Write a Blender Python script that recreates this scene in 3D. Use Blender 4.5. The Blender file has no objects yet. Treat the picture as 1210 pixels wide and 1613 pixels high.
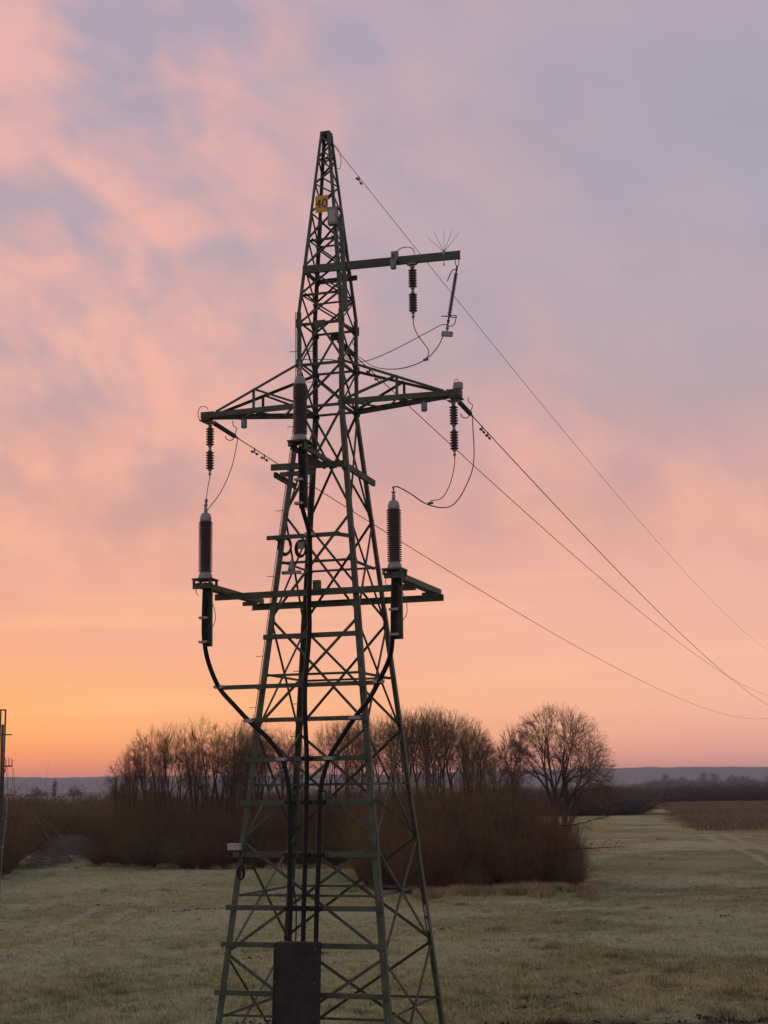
import bpy, bmesh, math, random
import numpy as np
from mathutils import Vector, Matrix

R = math.radians
scene = bpy.context.scene
COL = scene.collection
random.seed(7)
RNG = np.random.default_rng(11)

# ---------------------------------------------------------------- camera
EYE = 6.4
cam_data = bpy.data.cameras.new("camera")
cam = bpy.data.objects.new("camera", cam_data)
COL.objects.link(cam)
cam_data.sensor_fit = 'HORIZONTAL'
cam_data.sensor_width = 36.0
cam_data.lens = 36.0 * 2423.0 / 1210.0
cam_data.clip_start = 0.2
cam_data.clip_end = 20000
cam.matrix_world = (Matrix.Translation((0, 0, EYE)) @ Matrix.Rotation(R(90) + 0.1753, 4, 'X')
                    @ Matrix.Rotation(-0.01404, 4, 'Z'))
scene.camera = cam


def s2l(c):
    out = []
    for v in c:
        v = v / 255.0
        out.append(v / 12.92 if v <= 0.04045 else ((v + 0.055) / 1.055) ** 2.4)
    return tuple(out) + (1.0,)


# ---------------------------------------------------------------- sky and sun
SUN_AZ = R(-25)          # measured from +Y, negative is to the left of the view
SUN_EL = R(1.5)
world = bpy.data.worlds.new("World")
scene.world = world
world.use_nodes = True
nt = world.node_tree
nt.nodes.clear()


class NT:
    """small helper to write node graphs"""
    def __init__(self, tree):
        self.t = tree

    def n(self, kind, **kw):
        nd = self.t.nodes.new(kind)
        for k, v in kw.items():
            setattr(nd, k, v)
        return nd

    def put(self, sock, v):
        if isinstance(v, bpy.types.NodeSocket):
            self.t.links.new(v, sock)
        else:
            sock.default_value = v

    def math(self, op, a, b=0.0, clamp=False):
        nd = self.n('ShaderNodeMath', operation=op)
        nd.use_clamp = clamp
        self.put(nd.inputs[0], a)
        self.put(nd.inputs[1], b)
        return nd.outputs[0]

    def rng(self, v, a, b, c=0.0, d=1.0, smooth=False):
        nd = self.n('ShaderNodeMapRange')
        nd.interpolation_type = 'SMOOTHSTEP' if smooth else 'LINEAR'
        self.put(nd.inputs['Value'], v)
        for k, x in (('From Min', a), ('From Max', b), ('To Min', c), ('To Max', d)):
            nd.inputs[k].default_value = x
        return nd.outputs[0]

    def ramp(self, v, stops, interp='LINEAR'):
        nd = self.n('ShaderNodeValToRGB')
        nd.color_ramp.interpolation = interp
        el = nd.color_ramp.elements
        el[0].position, el[0].color = stops[0]
        el[1].position, el[1].color = stops[-1]
        for p, c in stops[1:-1]:
            e = el.new(p)
            e.color = c
        self.put(nd.inputs[0], v)
        return nd.outputs[0]

    def mix(self, f, a, b, mode='MIX'):
        nd = self.n('ShaderNodeMix', data_type='RGBA', blend_type=mode)
        self.put(nd.inputs[0], f)
        self.put(nd.inputs[6], a)
        self.put(nd.inputs[7], b)
        return nd.outputs[2]

    def noise(self, vec, scale, detail=2.0, rough=0.5, dist=0.0):
        nd = self.n('ShaderNodeTexNoise')
        if vec is not None:
            self.put(nd.inputs['Vector'], vec)
        nd.inputs['Scale'].default_value = scale
        nd.inputs['Detail'].default_value = detail
        nd.inputs['Roughness'].default_value = rough
        nd.inputs['Distortion'].default_value = dist
        return nd.outputs[0]


g = NT(nt)
tc = g.n('ShaderNodeTexCoord')
nrm = g.n('ShaderNodeVectorMath', operation='NORMALIZE')
nt.links.new(tc.outputs['Generated'], nrm.inputs[0])
sep = g.n('ShaderNodeSeparateXYZ')
nt.links.new(nrm.outputs[0], sep.inputs[0])
X, Y, Z = sep.outputs
elev = g.math('MULTIPLY', g.math('ARCSINE', Z), 180 / math.pi)
elev_n = g.math('DIVIDE', g.math('MAXIMUM', elev, 0.0), 90.0)
hl = g.math('SQRT', g.math('ADD', g.math('MULTIPLY', X, X), g.math('MULTIPLY', Y, Y)))
cosaz = g.math('DIVIDE', g.math('ADD', g.math('MULTIPLY', X, math.sin(SUN_AZ)), g.math('MULTIPLY', Y, math.cos(SUN_AZ))),
               g.math('MAXIMUM', hl, 1e-4))
angaz = g.math('MULTIPLY', g.math('ARCCOSINE', g.math('MINIMUM', g.math('MAXIMUM', cosaz, -1.0), 1.0)), 180 / math.pi)


def deg(stops):
    return [(e / 90.0, s2l(c)) for e, c in stops]


left = g.ramp(elev_n, deg([(0, (255, 126, 72)), (0.9, (255, 142, 78)), (1.9, (255, 168, 90)), (2.9, (249, 172, 102)),
                           (4.6, (236, 164, 124)), (7.5, (219, 156, 136)), (14, (206, 156, 148)), (20, (202, 158, 158)),
                           (28, (190, 158, 166)), (50, (164, 158, 172)), (90, (142, 152, 168))]))
right = g.ramp(elev_n, deg([(0, (226, 148, 128)), (1, (232, 160, 140)), (3, (236, 177, 150)), (6, (229, 171, 154)),
                            (10, (210, 158, 150)), (14, (178, 153, 160)), (20, (160, 154, 168)), (28, (158, 152, 168)),
                            (50, (152, 155, 172)), (90, (142, 152, 168))]))
back = g.ramp(elev_n, deg([(0, (150, 146, 156)), (8, (154, 154, 164)), (20, (152, 158, 168)), (50, (146, 156, 170)),
                           (90, (142, 152, 168))]))
base = g.mix(g.rng(angaz, 9, 38, smooth=False), left, right)
base = g.mix(g.rng(angaz, 60, 150, smooth=True), base, back)
# soft lit clouds, laid on the sky sphere and drawn out a little along the horizon
cmb = g.n('ShaderNodeCombineXYZ')
g.put(cmb.inputs[0], g.math('ADD', X, g.math('MULTIPLY', Z, 0.35)))
g.put(cmb.inputs[1], Y)
g.put(cmb.inputs[2], g.math('MULTIPLY', Z, 1.25))
cl1 = g.math('ADD', g.math('MULTIPLY', g.noise(cmb.outputs[0], 11.0, 3.0, 0.45, 0.3), 0.72), g.math('MULTIPLY', g.noise(cmb.outputs[0], 27.0, 4.0, 0.5, 0.5), 0.28))
off = g.n('ShaderNodeVectorMath', operation='ADD')
nt.links.new(cmb.outputs[0], off.inputs[0])
off.inputs[1].default_value = (3.7, 1.9, 8.2)
cl2 = g.math('ADD', g.math('MULTIPLY', g.noise(off.outputs[0], 12.0, 3.0, 0.45, 0.3), 0.72), g.math('MULTIPLY', g.noise(off.outputs[0], 24.0, 4.0, 0.5, 0.5), 0.28))
side = g.math('MAXIMUM', g.rng(angaz, 15, 31, 1.0, 0.12), g.rng(elev, 11.0, 17.0, 0.62, 0.0, True))
hi = g.rng(elev, 4.0, 11.0, 0.0, 1.0, True)
pink_f = g.math('MULTIPLY', g.math('MULTIPLY', g.rng(cl1, 0.42, 0.66, 0.0, 0.84, True), hi), side)
grey_f = g.math('MULTIPLY', g.math('MULTIPLY', g.rng(cl2, 0.41, 0.62, 0.0, 0.74, True), hi), g.rng(angaz, 14, 46, 1.0, 0.6))
cloudy = g.mix(grey_f, base, g.ramp(elev_n, deg([(0, (205, 150, 140)), (10, (188, 146, 142)), (16, (160, 150, 162)), (30, (154, 148, 166)), (90, (146, 148, 166))])))
cloudy = g.mix(pink_f, cloudy, g.ramp(elev_n, deg([(0, (246, 182, 138)), (10, (234, 170, 145)), (18, (232, 170, 152)), (30, (216, 164, 160)), (90, (190, 170, 180))])))
# thin brighter streaks low over the horizon
stv = g.n('ShaderNodeCombineXYZ')
g.put(stv.inputs[0], g.math('MULTIPLY', X, 2.0))
g.put(stv.inputs[1], g.math('MULTIPLY', Y, 2.0))
g.put(stv.inputs[2], g.math('MULTIPLY', Z, 34.0))
st = g.noise(stv.outputs[0], 1.6, 3.0, 0.5, 0.4)
st_f = g.math('MULTIPLY', g.rng(st, 0.5, 0.75, 0.0, 0.30, True), g.rng(elev, 0.5, 3.0, 0.0, 1.0, True))
st_f = g.math('MULTIPLY', st_f, g.rng(elev, 5.0, 12.0, 1.0, 0.0, True))
cloudy = g.mix(st_f, cloudy, s2l((255, 196, 136)))
sky = g.n('ShaderNodeTexSky', sky_type='NISHITA')
sky.sun_disc = False
sky.sun_elevation = SUN_EL
sky.sun_rotation = SUN_AZ
nish = g.mix(1.0, sky.outputs[0], (0.06, 0.06, 0.06, 1), 'MULTIPLY')
col = g.mix(0.94, nish, cloudy)
bg = g.n('ShaderNodeBackground')
g.put(bg.inputs[0], col)
bg.inputs[1].default_value = 1.0
wo = g.n('ShaderNodeOutputWorld')
nt.links.new(bg.outputs[0], wo.inputs[0])

sun_d = bpy.data.lights.new("sun", 'SUN')
sun_d.energy = 0.7
sun_d.angle = R(30)
sun_d.color = (1.0, 0.62, 0.38)
sun = bpy.data.objects.new("sun", sun_d)
COL.objects.link(sun)
sun.rotation_euler = Vector((-math.sin(SUN_AZ) * math.cos(R(12)), -math.cos(SUN_AZ) * math.cos(R(12)), -math.sin(R(12)))).to_track_quat('-Z', 'Y').to_euler()

scene.view_settings.view_transform = 'Standard'
scene.view_settings.look = 'None'
scene.view_settings.exposure = 0.33
scene.view_settings.gamma = 1.0
scene.view_settings.use_curve_mapping = False


# ---------------------------------------------------------------- materials
def mat(name, color, rough=0.7, metal=0.0, var=0.0, scale=6.0, color2=None, bump=0.0, spec=0.5):
    m = bpy.data.materials.new(name)
    m.use_nodes = True
    h = NT(m.node_tree)
    b = m.node_tree.nodes['Principled BSDF']
    b.inputs['Roughness'].default_value = rough
    b.inputs['Metallic'].default_value = metal
    b.inputs['Specular IOR Level'].default_value = spec
    c1 = tuple(color) + (1,)
    if var or color2:
        t = h.n('ShaderNodeTexCoord')
        nz = h.noise(t.outputs['Object'], scale, 5.0, 0.6)
        c2 = tuple(color2) + (1,) if color2 else tuple(max(0, x * (1 - var)) for x in color) + (1,)
        h.put(b.inputs['Base Color'], h.mix(h.rng(nz, 0.38, 0.66, smooth=True), c1, c2))
        if bump:
            bp = h.n('ShaderNodeBump')
            bp.inputs['Strength'].default_value = bump
            bp.inputs['Distance'].default_value = 0.01
            h.put(bp.inputs['Height'], nz)
            h.put(b.inputs['Normal'], bp.outputs[0])
    else:
        b.inputs['Base Color'].default_value = c1
    return m


M_GREEN = mat("weathered_green_paint", (0.074, 0.096, 0.066), 0.62, 0, 0.0, 3.0, (0.054, 0.058, 0.043))
M_GALV = mat("galvanised_steel", (0.34, 0.34, 0.34), 0.5, 0.6, 0.35, 9.0)
M_BLACK = mat("black_cable_sheath", (0.008, 0.008, 0.008), 0.6, spec=0.2)
M_COVER = mat("dark_cable_cover", (0.034, 0.031, 0.028), 0.8, 0, 0.0, 3.0, (0.020, 0.019, 0.018), spec=0.2)
M_PORC = mat("brown_porcelain", (0.100, 0.074, 0.082), 0.30, 0, 0.25, 5.0)
M_POLY = mat("dark_polymer_sheds", (0.060, 0.042, 0.050), 0.5)
M_CAP = mat("grey_aluminium_casting", (0.30, 0.28, 0.29), 0.55, 0.3, 0.2, 8.0)
M_WIRE = mat("aluminium_conductor", (0.09, 0.075, 0.07), 0.55, 0.3)
M_BOX = mat("grey_painted_box", (0.20, 0.20, 0.21), 0.6, 0, 0.2, 6.0)
M_PALE = mat("pale_plastic_box", (0.36, 0.34, 0.30), 0.6, 0, 0.1, 6.0)
M_YELLOW = mat("yellow_enamel", (0.62, 0.33, 0.015), 0.5, 0, 0.12, 8.0)
M_INK = mat("black_numeral_ink", (0.012, 0.012, 0.012), 0.6)
M_MAST = mat("weathered_mast_concrete", (0.065, 0.052, 0.045), 0.85, 0, 0.35, 4.0)
M_RUST = mat("rusty_steel", (0.15, 0.055, 0.035), 0.8, 0, 0.4, 8.0)
M_BARK = mat("dark_wet_bark", (0.058, 0.040, 0.027), 0.9, 0, 0.4, 3.0)
M_TWIG = mat("fine_brown_twigs", (0.165, 0.094, 0.044), 0.85, 0, 0.3, 1.2)
M_DEADWOOD = mat("bleached_dead_wood", (0.22, 0.175, 0.145), 0.9, 0, 0.3, 3.0)
M_FARTREE = mat("far_tree_twigs", (0.05, 0.036, 0.03), 0.9)


def steel_paint():
    m = bpy.data.materials.new("chalked_green_paint")
    m.use_nodes = True
    h = NT(m.node_tree)
    p = m.node_tree.nodes['Principled BSDF']
    p.inputs['Roughness'].default_value = 0.62
    t = h.n('ShaderNodeTexCoord')
    a = h.noise(t.outputs['Object'], 2.6, 5.0, 0.65)
    b = h.noise(t.outputs['Object'], 11.0, 5.0, 0.7)
    c = h.mix(h.rng(a, 0.36, 0.66, smooth=True), (0.064, 0.081, 0.051, 1), (0.038, 0.043, 0.030, 1))
    c = h.mix(h.rng(b, 0.60, 0.72, 0, 0.75, True), c, (0.105, 0.058, 0.032, 1))
    c = h.mix(h.rng(b, 0.26, 0.38, 0.45, 0, True), c, (0.13, 0.145, 0.11, 1))
    h.put(p.inputs['Base Color'], c)
    return m


M_GREEN = steel_paint()


def thicket_mat(name, a, b, c):
    m = bpy.data.materials.new(name)
    m.use_nodes = True
    h = NT(m.node_tree)
    p = m.node_tree.nodes['Principled BSDF']
    p.inputs['Roughness'].default_value = 0.85
    geo = h.n('ShaderNodeNewGeometry')
    big = h.noise(geo.outputs['Position'], 0.22, 3.0, 0.55)
    small = h.noise(geo.outputs['Position'], 2.5, 2.0, 0.5)
    at = h.n('ShaderNodeAttribute')
    at.attribute_name = 'kind_of_shrub'
    sel = h.math('ADD', h.math('MULTIPLY', at.outputs['Fac'], 0.8), h.math('MULTIPLY', h.rng(big, 0.35, 0.65), 0.4))
    c0 = h.mix(h.rng(sel, 0.25, 0.85, smooth=True), a + (1,), b + (1,))
    c0 = h.mix(h.rng(at.outputs['Fac'], 0.86, 0.9), c0, (0.05, 0.036, 0.022, 1))
    h.put(p.inputs['Base Color'], h.mix(h.rng(small, 0.42, 0.7, 0, 0.7, True), c0, c + (1,)))
    return m


M_THICKET = thicket_mat("willow_thicket_stems", (0.170, 0.108, 0.036), (0.175, 0.064, 0.028), (0.130, 0.098, 0.034))
M_HEDGE = thicket_mat("far_hedge_stems", (0.066, 0.058, 0.032), (0.080, 0.050, 0.032), (0.055, 0.056, 0.030))


def ground_colour(h, pos):
    """meadow colours shared by the ground sheet and the grass on it"""
    big = h.noise(pos, 0.055, 4.0, 0.55, 0.4)
    mid = h.noise(pos, 0.33, 4.0, 0.6, 0.2)
    fine = h.noise(pos, 2.0, 6.0, 0.72)
    green = (0.235, 0.235, 0.095, 1)
    straw = (0.400, 0.310, 0.140, 1)
    frost = (0.480, 0.475, 0.290, 1)
    ochre = (0.330, 0.260, 0.070, 1)
    dark = (0.062, 0.050, 0.030, 1)
    c = h.mix(h.rng(big, 0.40, 0.60, smooth=True), green, straw)
    c = h.mix(h.rng(mid, 0.50, 0.68, 0, 0.55, True), c, ochre)
    brown = h.noise(pos, 0.9, 5.0, 0.65, 0.6)
    c = h.mix(h.rng(brown, 0.52, 0.66, 0, 0.6, True), c, (0.15, 0.105, 0.055, 1))
    sx = h.n('ShaderNodeSeparateXYZ')
    h.put(sx.inputs[0], pos)
    c = h.mix(h.math('MULTIPLY', h.rng(sx.outputs[0], 14.0, -8.0, 0.0, 0.6, True), h.rng(mid, 0.3, 0.6, 1.0, 0.5)), c, (0.36, 0.40, 0.20, 1))
    off = h.n('ShaderNodeVectorMath', operation='ADD')
    h.put(off.inputs[0], pos)
    off.inputs[1].default_value = (31.0, -17.0, 3.0)
    big2 = h.noise(off.outputs[0], 0.12, 4.0, 0.6, 0.3)
    c = h.mix(h.rng(big2, 0.42, 0.62, 0, 0.80, True), c, frost)
    c = h.mix(h.rng(fine, 0.52, 0.72, 0, 0.75, True), c, dark)
    c = h.mix(h.rng(fine, 0.30, 0.46, 0.45, 0, True), c, (0.56, 0.50, 0.30, 1))
    return c, fine, mid


def make_ground_mat():
    m = bpy.data.materials.new("meadow_ground")
    m.use_nodes = True
    h = NT(m.node_tree)
    p = m.node_tree.nodes['Principled BSDF']
    p.inputs['Roughness'].default_value = 0.95
    p.inputs['Specular IOR Level'].default_value = 0.1
    geo = h.n('ShaderNodeNewGeometry')
    pos = geo.outputs['Position']
    c, fine, mid = ground_colour(h, pos)

    def at(name):
        a = h.n('ShaderNodeAttribute')
        a.attribute_name = name
        return a.outputs['Fac']
    c = h.mix(at('reed'), c, h.mix(h.rng(mid, 0.35, 0.65), (0.200, 0.110, 0.062, 1), (0.140, 0.082, 0.048, 1)))
    c = h.mix(h.math('MULTIPLY', at('green'), 0.6), c, (0.215, 0.215, 0.080, 1))
    c = h.mix(at('track'), c, h.mix(h.rng(fine, 0.4, 0.6), (0.56, 0.47, 0.34, 1), (0.36, 0.28, 0.19, 1)))
    c = h.mix(at('soil'), c, h.mix(h.rng(fine, 0.4, 0.6), (0.040, 0.028, 0.024, 1), (0.075, 0.052, 0.042, 1)))
    c = h.mix(at('far'), c, h.mix(h.rng(h.noise(pos, 0.006, 3.0), 0.4, 0.6), (0.105, 0.080, 0.050, 1), (0.070, 0.062, 0.036, 1)))
    h.put(p.inputs['Base Color'], c)
    bp = h.n('ShaderNodeBump')
    bp.inputs['Strength'].default_value = 1.0
    bp.inputs['Distance'].default_value = 0.25
    h.put(bp.inputs['Height'], h.math('ADD', fine, h.noise(pos, 9.0, 4.0, 0.7)))
    h.put(p.inputs['Normal'], bp.outputs[0])
    return m


def make_grass_mat(name, tint):
    m = bpy.data.materials.new(name)
    m.use_nodes = True
    h = NT(m.node_tree)
    p = m.node_tree.nodes['Principled BSDF']
    p.inputs['Roughness'].default_value = 0.9
    p.inputs['Specular IOR Level'].default_value = 0.15
    geo = h.n('ShaderNodeNewGeometry')
    c, fine, mid = ground_colour(h, geo.outputs['Position'])
    at = h.n('ShaderNodeAttribute')
    at.attribute_name = 'tuft'
    c = h.mix(0.35, c, tint + (1,))
    c = h.mix(h.rng(at.outputs['Fac'], 0.0, 0.38, 0.65, 0.0), c, (0.075, 0.072, 0.030, 1))
    c = h.mix(h.rng(at.outputs['Fac'], 0.7, 1.0, 0.0, 0.7), c, (0.60, 0.54, 0.33, 1))
    h.put(p.inputs['Base Color'], c)
    return m


M_GROUND = make_ground_mat()
M_GRASS = make_grass_mat("frosted_grass", (0.44, 0.39, 0.20))
M_STRAW = mat("dry_straw_grass", (0.40, 0.30, 0.17), 0.9, 0, 0.0, 0.7, (0.25, 0.165, 0.09), spec=0.1)
M_SOIL = mat("dark_soil", (0.038, 0.026, 0.024), 0.95, 0, 0.4, 7.0, spec=0.1)
M_HILL = mat("wooded_hill", (0.040, 0.042, 0.040), 0.95, 0, 0.3, 0.01, spec=0.1)


# ---------------------------------------------------------------- mesh helpers
def arr_mesh(name, verts, faces_list):
    """verts (n,3); faces_list: list of int arrays (m,k)"""
    me = bpy.data.meshes.new(name)
    verts = np.asarray(verts, dtype=np.float32)
    me.vertices.add(len(verts))
    me.vertices.foreach_set('co', verts.ravel())
    loops = np.concatenate([f.ravel() for f in faces_list]).astype(np.int32)
    tot = np.concatenate([np.full(len(f), f.shape[1]) for f in faces_list]).astype(np.int32)
    start = np.concatenate([[0], np.cumsum(tot)[:-1]]).astype(np.int32)
    me.loops.add(len(loops))
    me.loops.foreach_set('vertex_index', loops)
    me.polygons.add(len(tot))
    me.polygons.foreach_set('loop_start', start)
    me.polygons.foreach_set('loop_total', tot)
    me.update(calc_edges=True)
    return me


def link_mesh(name, me, material, parent=None, loc=(0, 0, 0)):
    o = bpy.data.objects.new(name, me)
    COL.objects.link(o)
    if not me.materials:
        me.materials.append(material)
    o.location = loc
    if parent is not None:
        o.parent = parent
    return o


class MB:
    def __init__(self, origin=(0, 0, 0)):
        self.v = []
        self.f = []
        self.o = Vector(origin)
        self.smooth = []

    def add(self, vs, fs, smooth=False):
        k = len(self.v)
        self.v += [tuple(Vector(x) - self.o) for x in vs]
        self.f += [tuple(i + k for i in q) for q in fs]
        self.smooth += [smooth] * len(fs)

    def sweep(self, p, q, prof, a, b=None):
        p, q = Vector(p), Vector(q)
        ax = (q - p).normalized()
        a = Vector(a)
        a = (a - ax * a.dot(ax)).normalized()
        if b is None:
            b = ax.cross(a).normalized()
        else:
            b = Vector(b)
            b = (b - ax * b.dot(ax) - a * b.dot(a)).normalized()
        n = len(prof)
        vs = [p + a * x + b * y for x, y in prof] + [q + a * x + b * y for x, y in prof]
        fs = [(i, (i + 1) % n, (i + 1) % n + n, i + n) for i in range(n)]
        fs += [tuple(range(n - 1, -1, -1)), tuple(range(n, 2 * n))]
        self.add(vs, fs)

    def angle(self, p, q, w, a, b, t=0.012):
        self.sweep(p, q, [(0, 0), (w, 0), (w, t), (t, t), (t, w), (0, w)], a, b)

    def channel(self, p, q, hgt, d, up, side, t=0.014):
        h = hgt / 2
        self.sweep(p, q, [(-h, 0), (h, 0), (h, d), (h - t, d), (h - t, t), (-h + t, t), (-h + t, d), (-h, d)], up, side)

    def bar(self, p, q, wa, wb, a, b=None):
        self.sweep(p, q, [(-wa / 2, -wb / 2), (wa / 2, -wb / 2), (wa / 2, wb / 2), (-wa / 2, wb / 2)], a, b)

    def box(self, c, sx, sy, sz):
        c = Vector(c)
        self.bar(c - Vector((0, 0, sz / 2)), c + Vector((0, 0, sz / 2)), sx, sy, (1, 0, 0), (0, 1, 0))

    def tube(self, pts, r, n=8, caps=True):
        pts = [Vector(x) for x in pts]
        m = len(pts)
        rs = r if isinstance(r, (list, tuple)) else [r] * m
        vs = []
        ref = None
        for i, p in enumerate(pts):
            d = (pts[min(i + 1, m - 1)] - pts[max(i - 1, 0)]).normalized()
            if ref is None:
                ref = d.orthogonal().normalized()
            ref = (ref - d * ref.dot(d)).normalized()
            o = d.cross(ref)
            for k in range(n):
                t = 2 * math.pi * k / n
                vs.append(p + (ref * math.cos(t) + o * math.sin(t)) * rs[i])
        fs = [(i * n + k, i * n + (k + 1) % n, (i + 1) * n + (k + 1) % n, (i + 1) * n + k) for i in range(m - 1) for k in range(n)]
        if caps:
            fs += [tuple(range(n - 1, -1, -1)), tuple(range((m - 1) * n, m * n))]
        self.add(vs, fs, True)

    def lathe(self, p, q, prof, n=18):
        """prof: list of (t along axis in metres from p, radius)"""
        p, q = Vector(p), Vector(q)
        ax = (q - p).normalized()
        a = ax.orthogonal().normalized()
        b = ax.cross(a)
        vs = []
        for t, r in prof:
            for k in range(n):
                w = 2 * math.pi * k / n
                vs.append(p + ax * t + (a * math.cos(w) + b * math.sin(w)) * r)
        m = len(prof)
        fs = [(i * n + k, i * n + (k + 1) % n, (i + 1) * n + (k + 1) % n, (i + 1) * n + k) for i in range(m - 1) for k in range(n)]
        fs += [tuple(range(n - 1, -1, -1)), tuple(range((m - 1) * n, m * n))]
        self.add(vs, fs, True)

    def obj(self, name, material, parent=None, loc=None, rot=None):
        me = bpy.data.meshes.new(name)
        me.from_pydata(self.v, [], self.f)
        bm = bmesh.new()
        bm.from_mesh(me)
        bmesh.ops.recalc_face_normals(bm, faces=bm.faces)
        bm.to_mesh(me)
        bm.free()
        me.polygons.foreach_set('use_smooth', self.smooth)
        me.materials.append(material)
        o = bpy.data.objects.new(name, me)
        COL.objects.link(o)
        if parent is not None:
            o.parent = parent
        if loc is not None:
            o.location = loc
        if rot is not None:
            o.rotation_euler = (0, 0, rot)
        return o


def spline(pts, sub=8):
    pts = [Vector(p) for p in pts]
    P = [pts[0] * 2 - pts[1]] + pts + [pts[-1] * 2 - pts[-2]]
    out = []
    for i in range(1, len(P) - 2):
        p0, p1, p2, p3 = P[i - 1:i + 3]
        for k in range(sub):
            t = k / sub
            out.append(0.5 * ((2 * p1) + (p2 - p0) * t + (2 * p0 - 5 * p1 + 4 * p2 - p3) * t * t + (3 * p1 - p0 - 3 * p2 + p3) * t ** 3))
    out.append(pts[-1])
    return out


def tag(o, label, cat, group=None, kind=None):
    if label:
        o['label'] = label
    if cat:
        o['category'] = cat
    if group:
        o['group'] = group
    if kind:
        o['kind'] = kind
    return o


def tubes(P0, P1, r0, r1, n=3):
    """many separate straight tapered tubes as arrays"""
    P0 = np.asarray(P0, float)
    P1 = np.asarray(P1, float)
    d = P1 - P0
    L = np.linalg.norm(d, axis=1, keepdims=True)
    d = d / np.maximum(L, 1e-6)
    ref = np.where(np.abs(d[:, 2:3]) < 0.9, np.array([[0, 0, 1.0]]), np.array([[1.0, 0, 0]]))
    a = np.cross(d, ref)
    a /= np.linalg.norm(a, axis=1, keepdims=True)
    b = np.cross(d, a)
    ang = 2 * np.pi * np.arange(n) / n
    ring = a[:, None, :] * np.cos(ang)[None, :, None] + b[:, None, :] * np.sin(ang)[None, :, None]
    r0 = np.broadcast_to(np.asarray(r0, float), (len(P0),))
    r1 = np.broadcast_to(np.asarray(r1, float), (len(P0),))
    V = np.concatenate([P0[:, None, :] + ring * r0[:, None, None], P1[:, None, :] + ring * r1[:, None, None]], axis=1)
    k = np.arange(n)
    quad = np.stack([k, (k + 1) % n, (k + 1) % n + n, k + n], axis=1)
    F = (np.arange(len(P0)) * 2 * n)[:, None, None] + quad[None]
    return V.reshape(-1, 3), F.reshape(-1, 4)


def vnoise(x, y, seed):
    """smooth value noise on arrays"""
    rs = np.random.default_rng(seed)
    T = rs.random((256, 256))
    xi = np.floor(x).astype(int)
    yi = np.floor(y).astype(int)
    fx = x - xi
    fy = y - yi
    fx = fx * fx * (3 - 2 * fx)
    fy = fy * fy * (3 - 2 * fy)
    a = T[xi % 256, yi % 256]
    b = T[(xi + 1) % 256, yi % 256]
    c = T[xi % 256, (yi + 1) % 256]
    d = T[(xi + 1) % 256, (yi + 1) % 256]
    return (a * (1 - fx) + b * fx) * (1 - fy) + (c * (1 - fx) + d * fx) * fy - 0.5


def ground_z(x, y):
    near = np.exp(-((np.maximum(np.abs(y) - 150, 0)) / 150) ** 2)
    z = 0.34 * vnoise(x * 0.05, y * 0.05, 1) + near * (0.16 * vnoise(x * 0.3, y * 0.3, 2) + 0.10 * vnoise(x * 1.1, y * 1.1, 3)
                                                      + 0.055 * vnoise(x * 2.7, y * 2.7, 4))
    return z


def gz(x, y):
    return float(ground_z(np.array([x], float), np.array([y], float))[0])


def ss(v, a, b):
    t = np.clip((v - a) / (b - a), 0, 1)
    return t * t * (3 - 2 * t)


def seg_dist(x, y, pts):
    best = np.full(x.shape, 1e9)
    for (x0, y0), (x1, y1) in zip(pts[:-1], pts[1:]):
        dx, dy = x1 - x0, y1 - y0
        t = np.clip(((x - x0) * dx + (y - y0) * dy) / (dx * dx + dy * dy), 0, 1)
        best = np.minimum(best, np.hypot(x - x0 - t * dx, y - y0 - t * dy))
    return best


# wheel ruts and worn lines of the meadow, as ground lines (x, y) in metres
RUTS = [([(22.0, 85), (27.4, 110), (31.5, 135), (34.0, 160), (38, 190)], 0.55, 0.85),
        ([(24.0, 85), (29.4, 110), (33.6, 135), (36.2, 160), (40.2, 190)], 0.5, 0.75),
        ([(-16.0, 58), (-14.2, 66), (-13.4, 74), (-13.6, 84)], 0.4, 0.8),
        ([(-18.3, 60), (-16.3, 68), (-15.4, 76), (-15.6, 86)], 0.4, 0.8)]
SOILS = [([(1.6, 43.2), (5.0, 43.5), (9.5, 43.9), (15.5, 44.4)], 1.0),
         ([(2.2, 47.2), (4.6, 48.4), (6.0, 48.9)], 0.18),
         ([(12.0, 91.0), (19.0, 92.5), (27.0, 92.0)], 0.35),
         ([(-11.8, 81.5), (-9.5, 83.5), (-7.2, 86.0)], 0.32),
         ([(-4.4, 44.0), (-2.4, 44.2)], 0.30),
         ([(13.0, 172), (20.0, 176), (31.0, 174)], 0.5)]


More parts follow.
